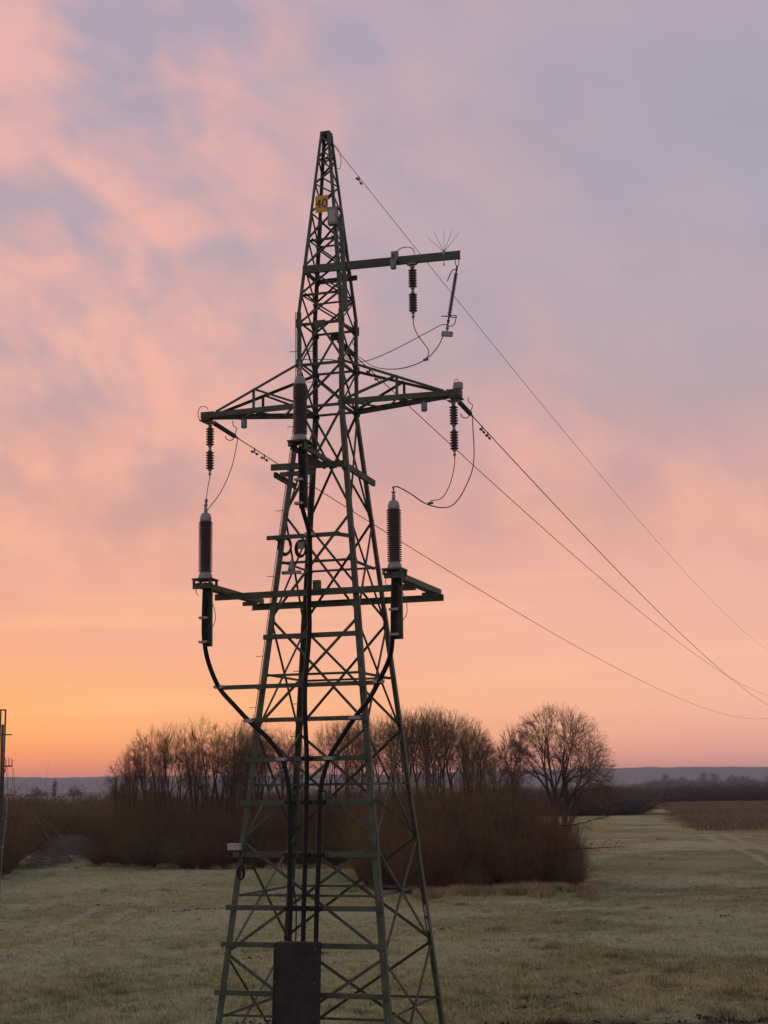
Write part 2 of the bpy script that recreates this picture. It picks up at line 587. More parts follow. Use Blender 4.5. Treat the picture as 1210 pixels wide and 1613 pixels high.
def ground():
    ys = np.concatenate([np.linspace(-400, 20, 8)[:-1], np.linspace(20, 40, 20)[:-1], np.linspace(40, 70, 190)[:-1],
                         np.linspace(70, 140, 190)[:-1], np.linspace(140, 260, 110)[:-1], np.geomspace(260, 700, 70)[:-1],
                         np.geomspace(700, 6200, 26)])
    xs = np.concatenate([np.linspace(-3000, -90, 16)[:-1], np.linspace(-90, -36, 28)[:-1], np.linspace(-36, 48, 420)[:-1],
                         np.linspace(48, 120, 36)[:-1], np.linspace(120, 3000, 16)])
    XX, YY = np.meshgrid(xs, ys)
    ZZ = ground_z(XX, YY)
    track = np.zeros_like(XX)
    for pts, wd, st in RUTS:
        d = seg_dist(XX, YY, pts) + 0.5 * vnoise(XX * 0.9, YY * 0.9, 21)
        k = st * (1 - ss(d, wd * 0.35, wd * 1.3))
        ZZ -= 0.07 * k
        track = np.maximum(track, k)
    soil = np.zeros_like(XX)
    for pts, wd in SOILS:
        d = seg_dist(XX, YY, pts) + 0.9 * wd * vnoise(XX * 1.7, YY * 1.7, 22) + 0.9 * wd * vnoise(XX * 0.6, YY * 0.9, 23)
        k = 0.9 * (1 - ss(d, wd * 0.3, wd))
        ZZ -= 0.09 * k
        soil = np.maximum(soil, k)
    wob = 9 * vnoise(XX * 0.06, YY * 0.03, 24) + 6 * vnoise(XX * 0.3, YY * 0.15, 25)
    # reed bed: right of a line that runs from (80, 455) to (43, 205)
    edge = 40 + (YY - 205) * (80 - 43) / (455 - 205) + wob
    reed = ss(XX - edge, -2, 2) * ss(YY, 196, 206) * (1 - ss(YY, 455, 470))
    far = ss(YY + 4 * wob, 420, 520)
    wv = 6 * vnoise(XX * .08, YY * .02, 26)
    green = ss(XX + wv, 8, 14) * np.clip(ss(YY + wv, 104, 112) * (1 - ss(YY + wv, 126, 150)) + .75 * ss(YY + wv, 178, 184) * (1 - ss(YY, 285, 296)), 0, 1)
    green *= np.clip(.75 + 1.2 * vnoise(XX * .12, YY * .05, 27), 0, 1)
    me = arr_mesh("ground", np.stack([XX.ravel(), YY.ravel(), ZZ.ravel()], 1), [grid_faces(len(ys), len(xs))])
    for nm, a in (('track', track), ('soil', soil), ('reed', reed), ('far', far), ('green', green)):
        at = me.attributes.new(nm, 'FLOAT', 'POINT')
        at.data.foreach_set('value', a.astype(np.float32).ravel())
    me.polygons.foreach_set('use_smooth', np.ones(len(me.polygons), bool))
    o = link_mesh("ground", me, M_GROUND)
    tag(o, "frost-tinged winter meadow under the pylon", None, kind='structure')


def grid_faces(ny, nx):
    i, j = np.meshgrid(np.arange(ny - 1), np.arange(nx - 1), indexing='ij')
    a = i * nx + j
    return np.stack([a, a + 1, a + nx + 1, a + nx], -1).reshape(-1, 4)


ground()


def hills():
    xs = np.linspace(-2600, 2600, 521)
    top = 41 + 9 * vnoise(xs / 420 + 5, xs * 0, 31) + 3.0 * vnoise(xs / 120, xs * 0, 32) + 2.4 * vnoise(xs / 20, xs * 0, 33) \
        + 1.0 * vnoise(xs / 7, xs * 0, 34) - 2.2 * ss(np.abs(xs + 1100), 300, 0)
    rows = [(4300, 0.0, -0.3), (4380, 0.32, 0), (4470, 0.72, 0), (4560, 1.0, 0), (4900, 0.85, 0), (5400, 0.0, -0.3)]
    V = []
    for y, k, dz in rows:
        zz = top * k + dz
        if 0 < k < 1:
            zz = zz + 1.5 * vnoise(xs / 18, xs * 0 + y, 35)
        V.append(np.stack([xs, np.full_like(xs, y) + 25 * vnoise(xs / 90, xs * 0 + y, 36), zz], 1))
    me = arr_mesh("hills", np.concatenate(V), [grid_faces(len(rows), len(xs))])
    o = link_mesh("hills", me, M_HILL)
    tag(o, "long low wooded ridge along the horizon", None, kind='structure')


hills()


def haze():
    mb = MB()
    x0, x1, y0, y1, z0, z1 = -3100, 3100, -500, 6400, -2, 62
    vs = [(x, y, z) for z in (z0, z1) for y in (y0, y1) for x in (x0, x1)]
    mb.add(vs, [(0, 1, 3, 2), (4, 6, 7, 5), (0, 4, 5, 1), (2, 3, 7, 6), (0, 2, 6, 4), (1, 5, 7, 3)])
    m = bpy.data.materials.new("thin_evening_haze")
    m.use_nodes = True
    m.node_tree.nodes.clear()
    h = NT(m.node_tree)
    v = h.n('ShaderNodeVolumePrincipled')
    v.inputs['Color'].default_value = (0.86, 0.86, 1.0, 1)
    v.inputs['Density'].default_value = 0.00016
    v.inputs['Anisotropy'].default_value = 0.0
    out = h.n('ShaderNodeOutputMaterial')
    m.node_tree.links.new(v.outputs[0], out.inputs['Volume'])
    o = mb.obj("haze", m)
    tag(o, "thin evening haze over the plain", None, kind='stuff')


haze()

# ---------------------------------------------------------------- the pylon
PX, PY, PR = -1.3303, 36.8344, -0.30606
CP, SP = math.cos(PR), math.sin(PR)


def wl(p):
    """pylon coordinates to world"""
    return (PX + CP * p[0] - SP * p[1], PY + SP * p[0] + CP * p[1], p[2])


def thing(name, label, cat, loc, group=None):
    o = bpy.data.objects.new(name, None)
    COL.objects.link(o)
    o.empty_display_size = 0.2
    o.location = wl(loc)
    o.rotation_euler = (0, 0, PR)
    return tag(o, label, cat, group)


HP, Z1, Z2, S1, S2 = 0.58862, 15.42, 17.87, 0.10246, 0.09592
ZTOP = 22.72


def hw(z):
    return HP + (max(0, Z1 - z)) * S1 - max(0, z - Z2) * S2


pylon = thing("steel_pylon", "tall green steel lattice pylon with crossarms and cable platforms", "pylon", (0, 0, 0))
CORN = [(-1, -1), (1, -1), (1, 1), (-1, 1)]


def cpt(k, z, inset=0.0):
    sx, sy = CORN[k % 4]
    h = hw(z) - inset
    return Vector((sx * h, sy * h, z))


for k, (sx, sy) in enumerate(CORN):
    mb = MB()
    base_z = -0.6
    for za, zb, w, t in ((base_z, 5.2, .145, .018), (5.2, 10.3, .135, .017), (10.3, Z1, .12, .016), (Z1, Z2, .105, .015), (Z2, 20.5, .085, .013), (20.5, ZTOP, .07, .012)):
        mb.angle(cpt(k, za), cpt(k, zb), w, (-sx, 0, 0), (0, -sy, 0), t)
    for zz in (5.2, 10.3):      # splice plates
        a, b = cpt(k, zz - .35), cpt(k, zz + .35)
        o1 = Vector((sx * .004 - sx * .07, sy * .004, 0))
        mb.bar(a + o1, b + o1, .12, .012, (1, 0, 0), (0, 1, 0))
        o2 = Vector((sx * .004, -sy * .07, 0))
        mb.bar(a + o2, b + o2, .012, .12, (1, 0, 0), (0, 1, 0))
    mb.obj("leg", M_GREEN, pylon)


def brace(name, p, q, w, n_in, parent=pylon, off=0.0, t=0.009, material=None):
    """an angle bar with one flange in the face and one turned inward"""
    p, q, n_in = Vector(p), Vector(q), Vector(n_in)
    ax = (q - p).normalized()
    side = ax.cross(n_in).normalized()
    o = n_in * off
    mb = MB()
    mb.angle(p + o - side * w / 2, q + o - side * w / 2, w, side, n_in, t)
    return mb.obj(name, material or M_GREEN, parent)


FACES = [(0, 1, (0, 1, 0)), (1, 2, (-1, 0, 0)), (2, 3, (0, -1, 0)), (3, 0, (1, 0, 0))]


def xpanel(z0, z1, w, faces=FACES):
    for a, b, n in faces:
        brace("brace", cpt(a, z0), cpt(b, z1), w, n, off=.018)
        brace("brace", cpt(b, z0), cpt(a, z1), w, n, off=.018 + w * 1.05)


def ring(z, w, faces=FACES):
    for a, b, n in faces:
        brace("strut", cpt(a, z), cpt(b, z), w, n, off=.02 + w * 2.2)


LV = [0.1, 2.72, 5.17, 7.72, 10.28, 12.79, 15.5]
WID = [.062, .060, .056, .054, .051, .050]
for i in range(6):
    xpanel(LV[i], LV[i + 1], WID[i])
for z in (1.40, 3.98, 6.42, 8.95, 11.63):
    ring(z, .055)
# prismatic body
xpanel(15.5, 16.56, .05)
xpanel(16.56, 17.59, .048, [FACES[1], FACES[3]])
for z in (15.5, 16.56, 17.59):
    for a, b, n in FACES:
        brace("strut", cpt(a, z), cpt(b, z), .062, n, off=.09)
for sy, n in ((-1, (0, 1, 0)), (1, (0, -1, 0))):     # K bracing under the mid gussets
    m = Vector((0, sy * hw(17.55), 17.53))
    for k in ((0, 1) if sy < 0 else (3, 2)):
        brace("brace", m, cpt(k, 16.6), .06, n, off=.02)
    mb = MB()
    mb.bar(m + Vector((-.14, -sy * .012, 0)), m + Vector((.14, -sy * .012, 0)), .19, .016, (0, 0, 1), (0, 1, 0))
    mb.obj("gusset_plate", M_GREEN, pylon)
for z in (15.5, 16.56, 17.59):
    for k, (sx, sy) in enumerate(CORN):
        mb = MB()
        c = cpt(k, z)
        mb.add([c + Vector((sx * .012, sy * .006, 0)) + Vector((-sx * dx, 0, dz)) + Vector((0, dy, 0)) for dy in (0, -sy * .012)
                for dx, dz in ((-.02, -.10), (.15, -.08), (.15, .05), (.08, .12), (-.02, .12))],
               [(0, 1, 2, 3, 4), (5, 6, 7, 8, 9)] + [(i, (i + 1) % 5, (i + 1) % 5 + 5, i + 5) for i in range(5)])
        mb.obj("gusset_plate", M_GREEN, pylon)
        mb = MB()
        mb.add([c + Vector((sx * .006, sy * .012, 0)) + Vector((0, -sy * dx, dz)) + Vector((dy, 0, 0)) for dy in (0, -sx * .012)
                for dx, dz in ((-.02, -.10), (.15, -.08), (.15, .05), (.08, .12), (-.02, .12))],
               [(0, 1, 2, 3, 4), (5, 6, 7, 8, 9)] + [(i, (i + 1) % 5, (i + 1) % 5 + 5, i + 5) for i in range(5)])
        mb.obj("gusset_plate", M_GREEN, pylon)
# tapering head
UP = [17.59, 18.37, 19.1, 19.82, 20.55]
for i in range(4):
    xpanel(UP[i], UP[i + 1], .042)
for z in (18.37, 19.82):
    ring(z, .05)
ZZ = [20.55, 20.98, 21.32, 21.66, 22.02, 22.34, 22.66]
for i in range(6):
    for j, (a, b, n) in enumerate(FACES):
        if (i + j) % 2:
            a, b = b, a
        brace("brace", cpt(a, ZZ[i]), cpt(b, ZZ[i + 1]), .040, n, off=.016)
ring(ZTOP - .06, .06)
ring(22.02, .04)
mb = MB()
mb.bar((-.125, 0, ZTOP), (.125, 0, ZTOP), .04, .25, (0, 0, 1), (0, 1, 0))
mb.obj("top_plate", M_GREEN, pylon)
for k in range(36):                # climbing bolts on the rear left leg
    z = 3.2 + k * .40
    c = cpt(3, z)
    mb = MB()
    if k % 2:
        mb.tube([c + Vector((0, -.05, 0)), c + Vector((-.16, -.05, .0)), c + Vector((-.165, -.05, .02))], .010, 5)
    else:
        mb.tube([c + Vector((.06, 0, 0)), c + Vector((.06, .16, .0)), c + Vector((.06, .165, .02))], .010, 5)
    mb.obj("step_bolt", M_GALV, pylon)

mb = MB()                          # bright bolt heads at the joints
for z in LV[1:] + [16.56, 17.59, 18.37, 19.1, 19.82, 1.4, 3.98, 6.42, 8.95, 11.63]:
    for k, (sx, sy) in enumerate(CORN):
        for dz in (-.07, .0, .07):
            mb.box(cpt(k, z + dz) + Vector((-sx * .05, sy * .006, 0)), .022, .016, .022)
            mb.box(cpt(k, z + dz + .03) + Vector((sx * .006, -sy * .05, 0)), .016, .022, .022)
tag(mb.obj("bolt_heads", M_GALV, pylon), None, None, None, 'stuff')

# lower crossarms
for s in (-1, 1):
    mb = MB()
    tipx, tipz = 3.18 * s, 15.62
    mb.bar((tipx - s * .15, 0, tipz), (tipx + s * .20, 0, tipz), .17, .24, (0, 0, 1), (0, 1, 0))
    mb.bar((tipx - s * .06, 0, tipz - .13), (tipx + s * .22, 0, tipz - .13), .03, .32, (0, 0, 1), (0, 1, 0))
    arm = mb.obj("cross_arm", M_GREEN, pylon)
    for sy in (-1, 1):
        up, side = (0, 0, 1), (0, -sy, 0)
        c = MB()
        c.channel((s * .52, sy * .60, 15.52), (s * 3.10, sy * .14, 15.61), .135, .06, up, side)
        c.obj("chord", M_GREEN, arm)
        c = MB()
        a, b = Vector((s * .60, sy * .60, 16.58)), Vector((s * 2.98, sy * .12, 15.71))
        c.angle(a, b, .065, (0, 0, -1), (0, -sy, 0))
        c.obj("chord", M_GREEN, arm)
        t = (1.86 - .6) / (2.98 - .6)
        top = a.lerp(b, t)
        bot = Vector((top.x, top.y, 15.56))
        brace("post", bot, top, .055, (0, -sy, 0), arm, .01)
        brace("brace", (s * .62, sy * .58, 15.60), top, .055, (0, -sy, 0), arm, .012)
    zz = [(.7, -1), (1.35, 1), (1.86, -1), (2.35, 1), (2.8, -1)]
    for (xa, ya), (xb, yb) in zip(zz[:-1], zz[1:]):
        f = lambda x: .60 - (x - .52) * (.46 / 2.58)
        brace("brace", (s * xa, ya * f(xa), 15.50), (s * xb, yb * f(xb), 15.51), .05, (0, 0, 1), arm)
    f1 = .60 - (1.86 - .52) * (.46 / 2.58)
    brace("strut", (s * 1.86, -f1, 15.53), (s * 1.86, f1, 15.53), .05, (0, 0, 1), arm, .02)

# upper single arm and the post that carries it
mb = MB()
mb.channel((-.46, -.545, 18.98), (3.57, -.545, 18.89), .20, .07, (0, 0, 1), (0, 1, 0))
uarm = mb.obj("upper_arm", M_GREEN, pylon)
mb = MB()
mb.channel((-.44, .50, 18.97), (.62, .50, 18.97), .12, .06, (0, 0, 1), (0, -1, 0))
mb.obj("tie_bar", M_GREEN, uarm)
mb = MB()
mb.channel((-.43, -.46, 18.93), (-.43, .52, 18.93), .10, .05, (0, 0, 1), (1, 0, 0))
mb.obj("tie_bar", M_GREEN, uarm)
mb = MB()
mb.channel((.50, -.42, 20.3), (.71, -.70, 17.74), .11, .06, (1, 0, 0), (0, 1, 0))
mb.bar((.45, -.44, 20.05), (.60, -.44, 20.05), .05, .02, (0, 0, 1), (0, 1, 0))
mb.obj("arm_post", M_GREEN, pylon)

# middle platform round the tower, with two forward beams under the centre termination
PZ = 13.95
hm = hw(PZ)


def pchannel(p, q, hgt, d, side, name="platform_beam", t=.014):
    m_ = MB()
    m_.channel(p, q, hgt, d, (0, 0, 1), side, t)
    return m_.obj(name, M_GREEN, pylon)


pchannel((-1.21, -hm - .06, PZ + .04), (.68, -hm - .06, PZ), .15, .07, (0, 1, 0))
pchannel((.70, -hm - .14, PZ - .03), (.90, hm + .16, PZ - .20), .15, .07, (-1, 0, 0))
pchannel((-1.14, -hm - .05, PZ - .15), (-1.22, hm + .20, PZ - .15), .13, .07, (1, 0, 0))
pchannel((-.98, -hm - .04, PZ - .15), (-.1, -hm - .04, PZ - .15), .11, .06, (0, 1, 0))
for x in (-.17, .17):
    pchannel((x, -2.15, 14.13), (x, .1, 14.10), .12, .06, (-1 if x > 0 else 1, 0, 0))
pchannel((-.2, -1.30, 14.0), (.2, -1.30, 14.0), .12, .05, (0, 1, 0))

# lower platform: two long beams across the faces and side beams that run forward
LZ = 10.85
pchannel((-2.50, -1.17, LZ), (2.50, -1.17, LZ), .15, .07, (0, 1, 0))
pchannel((-2.50, 1.17, LZ), (2.52, 1.17, LZ), .16, .07, (0, -1, 0))
for s in (-1, 1):
    for dx in (-.11, .11):
        pchannel((s * 2.33 + dx, -2.30, LZ + .15), (s * 2.33 + dx, 1.26, LZ + .15), .13, .06, (-1 if dx > 0 else 1, 0, 0))
    pchannel((s * 2.33 - .24, -2.28, LZ + .14), (s * 2.33 + .24, -2.28, LZ + .14), .13, .06, (0, 1, 0))
    pchannel((s * 2.33 - .20, .6, LZ + .03), (s * 2.33 + .20, .6, LZ + .03), .10, .06, (0, 1, 0))

# cable support bars on the front face
for x0, x1, z in ((-1.24, 1.16, 9.84), (-1.52, 1.45, 7.0), (-1.64, 1.60, 6.03), (-1.77, 1.70, 4.88),
                  (-1.89, 1.82, 3.72), (-1.97, 1.88, 2.93), (-2.08, 1.99, 1.90), (-2.2, 2.1, .8)):
    pchannel((x0, -hw(z) - .055, z), (x1, -hw(z) - .055, z), .115, .05, (0, 1, 0), "cable_bar")
for x0, x1, z, o, r0, r1 in ((-2.16, 1.77, 8.67, .30, -1.32, 1.29), (-1.36, 1.20, 7.89, .30, -1.37, 1.37), (-1.10, .72, 12.17, .42, -.94, .94)):
    y = -hw(z) - o
    pchannel((x0, y, z), (x1, y, z), .10, .05, (0, 1, 0), "cable_bar")
    sx0 = max(x0 + .03, r0 + .05)
    pchannel((sx0, y, z - .01), (r0, -hw(z) - .01, z - .02), .09, .04, (1, 0, 0), "bar_return")
    pchannel((min(x1 - .03, r1 - .05), y, z - .01), (r1, -hw(z) - .01, z - .02), .09, .04, (-1, 0, 0), "bar_return")
# earthing strip down the front left corner
for dx in (.02, .055):
    mb = MB()
    mb.tube([cpt(0, z) + Vector((-dx, .02, 0)) for z in (17.9, 17.5, 15.5, 13.6, 12.2, 10.0, 8.4, 6.0)], .009, 5)
    mb.obj("earth_wire_lead", M_WIRE, pylon)
for z in (16.9, 15.0, 12.9, 11.3, 9.4, 8.2):
    mb = MB()
    c = cpt(0, z)
    mb.bar(c + Vector((-.22, .02, 0)), c + Vector((.02, .02, 0)), .014, .02, (0, 0, 1), (0, 1, 0))
    mb.obj("lead_spacer", M_GALV, pylon)
# white marker strips on the rear right leg
mb = MB()
c0, c1 = cpt(2, 3.55), cpt(2, 2.95)
for a, b in ((0, .42), (.55, 1)):
    mb.bar(c0.lerp(c1, a) + Vector((-.05, -.006 - .152, 0)), c0.lerp(c1, b) + Vector((-.05, -.006 - .152, 0)), .05, .006, (1, 0, 0), (0, 1, 0))
mb.obj("marker_strip", M_PALE, pylon)


# ---------------------------------------------------------------- number plate
np_ = thing("number_plate", "yellow plate with the number 40 near the top of the pylon", "sign", (-.01, -hw(20.7) - .05, 20.70))
mb = MB()
mb.bar((-.165, 0, 0), (.165, 0, 0), .44, .008, (0, 0, 1), (0, 1, 0))
mb.obj("panel", M_YELLOW, np_)
mb = MB()
for z in (-.16, .16):
    mb.bar((-.17, .02, z), (.17, .02, z), .03, .025, (0, 0, 1), (0, 1, 0))
mb.obj("mounting_rail", M_GALV, np_)
cu = bpy.data.curves.new("numeral", 'FONT')
cu.body = "40"
cu.size = .33
cu.align_x = 'CENTER'
cu.align_y = 'CENTER'
cu.extrude = .0015
tmp = bpy.data.objects.new("numeral_source", cu)
COL.objects.link(tmp)
dg = bpy.context.evaluated_depsgraph_get()
me = bpy.data.meshes.new_from_object(tmp.evaluated_get(dg))
bpy.data.objects.remove(tmp)
me.transform(Matrix.Translation((0, -.0065, 0)) @ Matrix.Rotation(R(90), 4, 'X'))
me.materials.clear()
link_mesh("numeral", me, M_INK, np_)

# equipment boxes
t = thing("equipment_box", "grey steel box bolted below the yellow number plate", "box", (.31, -hw(20.3) - .07, 20.30))
mb = MB()
mb.box((0, 0, 0), .24, .15, .42)
mb.obj("casing", M_BOX, t)
mb = MB()
mb.box((0, -.08, 0), .17, .012, .32)
mb.obj("door", M_PALE, t)
mb = MB()
mb.bar((-.15, .03, .225), (.20, .03, .225), .04, .20, (0, 0, 1), (0, 1, 0))
mb.obj("hood", M_BOX, t)


# ---------------------------------------------------------------- insulators
def shed_profile(z0, z1, n, r_core, r_shed, gap=.35):
    out = [(z0, r_core)]
    p = (z1 - z0) / n
    for i in range(n):
        a = z0 + i * p
        out += [(a + p * gap, r_core), (a + p * (gap + .12), r_shed), (a + p * (gap + .30), r_shed * .985), (a + p * .97, r_core)]
    out.append((z1, r_core))
    return out


def termination(loc, label):
    """porcelain cable sealing end on its base plate, with the channel that carries the cable below it"""
    t = thing("cable_termination", label, "insulator", loc, "cable terminations on the pylon platforms")
    mb = MB()
    mb.box((0, 0, .03), .48, .46, .035)
    mb.obj("base_plate", M_GREEN, t)
    mb = MB()
    for x in (-.20, .20):
        for y in (-.19, .19):
            mb.box((x, y, -.045), .05, .05, .11)
    mb.obj("support_feet", M_GREEN, t)
    mb = MB()
    mb.lathe((0, 0, .05), (0, 0, 1), [(0, .19), (.02, .19), (.03, .165), (.10, .155), (.15, .125), (.17, .125)], 20)
    mb.obj("base_flange", M_CAP, t)
    mb = MB()
    mb.lathe((0, 0, 0), (0, 0, 1), shed_profile(.20, 1.40, 24, .112, .170, .40), 20)
    mb.obj("porcelain_sheds", M_PORC, t)
    mb = MB()
    mb.lathe((0, 0, 0), (0, 0, 1), [(1.40, .13), (1.42, .135), (1.50, .135), (1.52, .125), (1.57, .115), (1.60, .085), (1.615, .05)], 20)
    mb.obj("cap", M_CAP, t)
    mb = MB()
    mb.lathe((0, 0, 0), (0, 0, 1), [(1.60, .042), (1.73, .042), (1.735, .03), (1.78, .03), (1.785, .05), (1.81, .05), (1.815, .02), (1.89, .02), (1.895, .032), (1.93, .032)], 12)
    mb.obj("terminal", M_CAP, t)
    mb = MB()
    mb.channel((.05, .10, -.03), (.05, .10, -1.52), .20, .07, (1, 0, 0), (0, -1, 0))
    mb.obj("cable_channel", M_GREEN, t)
    for z in (-.86, -1.42):
        mb = MB()
        mb.box((-.02, -.01, z), .20, .16, .055)
        mb.tube([(-.15, -.01, z), (-.10, -.01, z)], .025, 6)
        mb.obj("cable_clamp", M_GALV, t)
    mb = MB()
    mb.tube(spline([(.06, -.08, -.28), (.26, -.10, -.62), (.30, -.10, -.95), (.16, -.10, -1.16), (.02, -.09, -1.16)]), .009, 5)
    mb.obj("bonding_lead", M_WIRE, t)
    mb = MB()
    mb.tube(spline([(-.14, -.06, -.08), (-.19, -.1, -.25), (-.12, -.1, -.35)]), .009, 5)
    mb.obj("bonding_lead", M_WIRE, t)
    return t


termination((-2.33, -2.1, 11.12), "brown porcelain cable termination on the left end of the lower platform")
termination((2.29, -2.1, 11.10), "brown porcelain cable termination on the right end of the lower platform")
termination((0.0, -1.98, 14.24), "brown porcelain cable termination on the middle platform, higher than the others")


# ---------------------------------------------------------------- power cables
def cable(pts, label, cleats):
    pts = [Vector(p) for p in pts]
    o = pts[-1].copy()
    t = thing("power_cable", label, "cable", o, "black power cables down the pylon")
    mb = MB()
    mb.tube([p - o for p in spline(pts, 10)], .055, 10)
    mb.obj("sheath", M_BLACK, t)
    for c, m_, a in cleats:
        c = Vector(c) - o
        mb = MB()
        mb.bar(c - Vector((.11, 0, 0)), c + Vector((.11, 0, 0)), .075, .14, (0, 0, 1), (0, 1, 0))
        mb.tube([c + Vector((-.15, -.03, 0)), c + Vector((.15, -.03, 0))], .016, 6)
        mb.obj("cleat", m_, t)


def fy(z, d=.14):
    return -hw(z) - d


LOWZ = (6.03, 4.88, 3.72)
cable([(-2.33, -2.12, 11.0), (-2.35, -2.12, 10.2), (-2.34, -2.1, 9.7), (-2.29, -1.95, 9.2), (-2.13, -1.72, 8.66), (-1.77, -1.68, 8.25), (-1.38, -1.68, 7.86),
       (-.96, -1.68, 7.5), (-.60, -1.66, 7.02), (-.43, -1.72, 6.45), (-.38, -1.75, 6.0), (-.36, fy(4.88), 4.88), (-.32, fy(3.72), 3.72), (-.30, fy(2.98), 2.90), (-.30, fy(2.6), 2.6)],
      "black power cable that curves in from the left platform end",
      [((-2.13, -1.70, 8.68), M_GALV, 0), ((-1.40, -1.70, 7.88), M_GALV, 0), ((-.61, -1.65, 7.0), M_GALV, 0)] + [((x, fy(z, .13), z), M_BLACK, 0) for x, z in ((-.38, 6.03), (-.36, 4.88), (-.32, 3.72))])
cable([(2.27, -2.12, 11.0), (2.24, -2.12, 10.2), (2.22, -2.1, 9.7), (2.10, -1.95, 9.2), (1.75, -1.72, 8.66), (1.48, -1.68, 8.25), (1.16, -1.68, 7.88),
       (.84, -1.68, 7.45), (.54, -1.66, 7.0), (.38, -1.72, 6.45), (.335, -1.75, 6.0), (.33, fy(4.88), 4.88), (.32, fy(3.72), 3.72), (.32, fy(2.98), 2.90), (.32, fy(2.6), 2.6)],
      "black power cable that curves in from the right platform end",
      [((1.75, -1.70, 8.68), M_GALV, 0), ((1.17, -1.70, 7.89), M_GALV, 0), ((.54, -1.65, 7.0), M_GALV, 0)] + [((x, fy(z, .13), z), M_BLACK, 0) for x, z in ((.335, 6.03), (.33, 4.88), (.32, 3.72))])
cable([(0, -2.0, 14.1), (.02, -1.99, 13.3), (.03, -1.95, 12.75), (.05, -1.55, 12.17), (.02, -1.42, 11.4), (-.03, -1.36, 10.6), (-.04, -1.33, 9.84), (-.04, -1.62, 8.7), (-.03, -1.66, 7.9), (-.01, -1.62, 7.0),
       (0, fy(6.03), 6.03), (.01, fy(4.88), 4.88), (.015, fy(3.72), 3.72), (.02, fy(2.98), 2.90), (.02, fy(2.6), 2.6)],
      "straight black power cable down the middle of the pylon front",
      [((.05, -1.50, 12.17), M_GALV, 0)] + [((x, fy(z, .13), z), M_BLACK, 0) for x, z in ((-.01, 7.0), (0, 6.03), (.01, 4.88), (.015, 3.72))])
mb = MB((-.16, fy(3), 2.6))
mb.tube(spline([(-.24, fy(4.2), 4.2), (-.17, fy(3.8), 3.8), (-.15, fy(3.3), 3.3), (-.155, fy(2.9), 2.9), (-.16, fy(2.6), 2.6)]), .016, 6)
tag(mb.obj("earth_cable", M_BLACK, None, wl((-.16, fy(3), 2.6)), PR), "thin black cable beside the left power cable above the dark cover", "cable")

# dark cover over the cable feet
cv = thing("cable_cover", "dark sheet metal cover box over the cable feet", "cover", (0, -2.45, 0))
mb = MB()
y0, y1 = fy(3.03, .42), fy(0, .42)
yb0, yb1 = fy(3.03, .10), fy(0, .10)
xs0, xs1 = -.52, .44
o = Vector((0, -2.45, 0))
P = [Vector(p) - o for p in ((xs0, y1, -.3), (xs1 + .03, y1, -.3), (xs1 + .03, yb1, -.3), (xs0, yb1, -.3), (xs0, y0, 3.03), (xs1, y0, 3.03), (xs1, yb0, 3.03), (xs0, yb0, 3.03))]
mb.add(P, [(0, 1, 2, 3), (4, 5, 6, 7), (0, 1, 5, 4), (1, 2, 6, 5), (2, 3, 7, 6), (3, 0, 4, 7)])
shell = mb.obj("shell", M_COVER, cv)
bv = shell.modifiers.new("bevel", 'BEVEL')
bv.width = .012
bv.segments = 2
mb = MB()
for x in (xs0 - .012, xs1 + .0):
    mb.bar(Vector((x, y0 - .008, 3.0)) - o, Vector((x + .02, y1 - .008, -.2)) - o, .03, .02, (1, 0, 0), (0, 1, 0))
mb.obj("edge_strip", M_COVER, cv)
mb = MB()
for x in (-.50, .42):
    for z in (2.9, 2.2, 1.5, .8):
        yy = y0 + (y1 - y0) * (3.03 - z) / 3.03
        mb.tube([Vector((x, yy - .02, z)) - o, Vector((x, yy - .035, z)) - o], .012, 6)
mb.obj("fixing_screws", M_GALV, cv)


# ---------------------------------------------------------------- surge arresters
def arrester(loc, label, plate=True):
    t = thing("surge_arrester", label, "arrester", loc, "surge arresters hanging from the arms")
    mb = MB()
    if plate:
        mb.add([Vector((x, y, z)) for y in (-.008, .008) for x, z in ((-.18, .015), (.18, .015), (.10, -.06), (-.10, -.06))],
               [(0, 1, 2, 3), (4, 5, 6, 7), (0, 1, 5, 4), (1, 2, 6, 5), (2, 3, 7, 6), (3, 0, 4, 7)])
    mb.bar((-.09, 0, -.02), (.09, 0, -.02), .03, .14, (0, 0, 1), (0, 1, 0))
    mb.lathe((0, 0, -.02), (0, 0, -1), [(0, .03), (.05, .03), (.055, .06), (.08, .06), (.085, .04), (.14, .04)], 12)
    mb.obj("hanger", M_CAP, t)
    for z in (.15, .76):
        mb = MB()
        mb.lathe((0, 0, 0), (0, 0, -1), shed_profile(z, z + .46, 7, .060, .106, .3), 16)
        mb.obj("shed_stack", M_POLY, t)
    mb = MB()
    mb.lathe((0, 0, 0), (0, 0, -1), [(.60, .045), (.61, .05), (.64, .05), (.645, .035), (.72, .035), (.725, .05), (.76, .05)], 12)
    mb.obj("coupling", M_CAP, t)
    mb = MB()
    mb.lathe((0, 0, 0), (0, 0, -1), [(1.21, .05), (1.25, .05), (1.255, .025), (1.32, .025), (1.325, .04), (1.36, .04), (1.365, .015), (1.43, .015)], 10)
    mb.obj("line_terminal", M_CAP, t)
    return t


arrester((2.36, -.50, 18.82), "dark two-part surge arrester hanging under the upper right arm")
arrester((-3.17, 0, 15.46), "dark two-part surge arrester under the left crossarm tip")
arrester((3.18, 0, 15.46), "dark two-part surge arrester under the right crossarm tip")


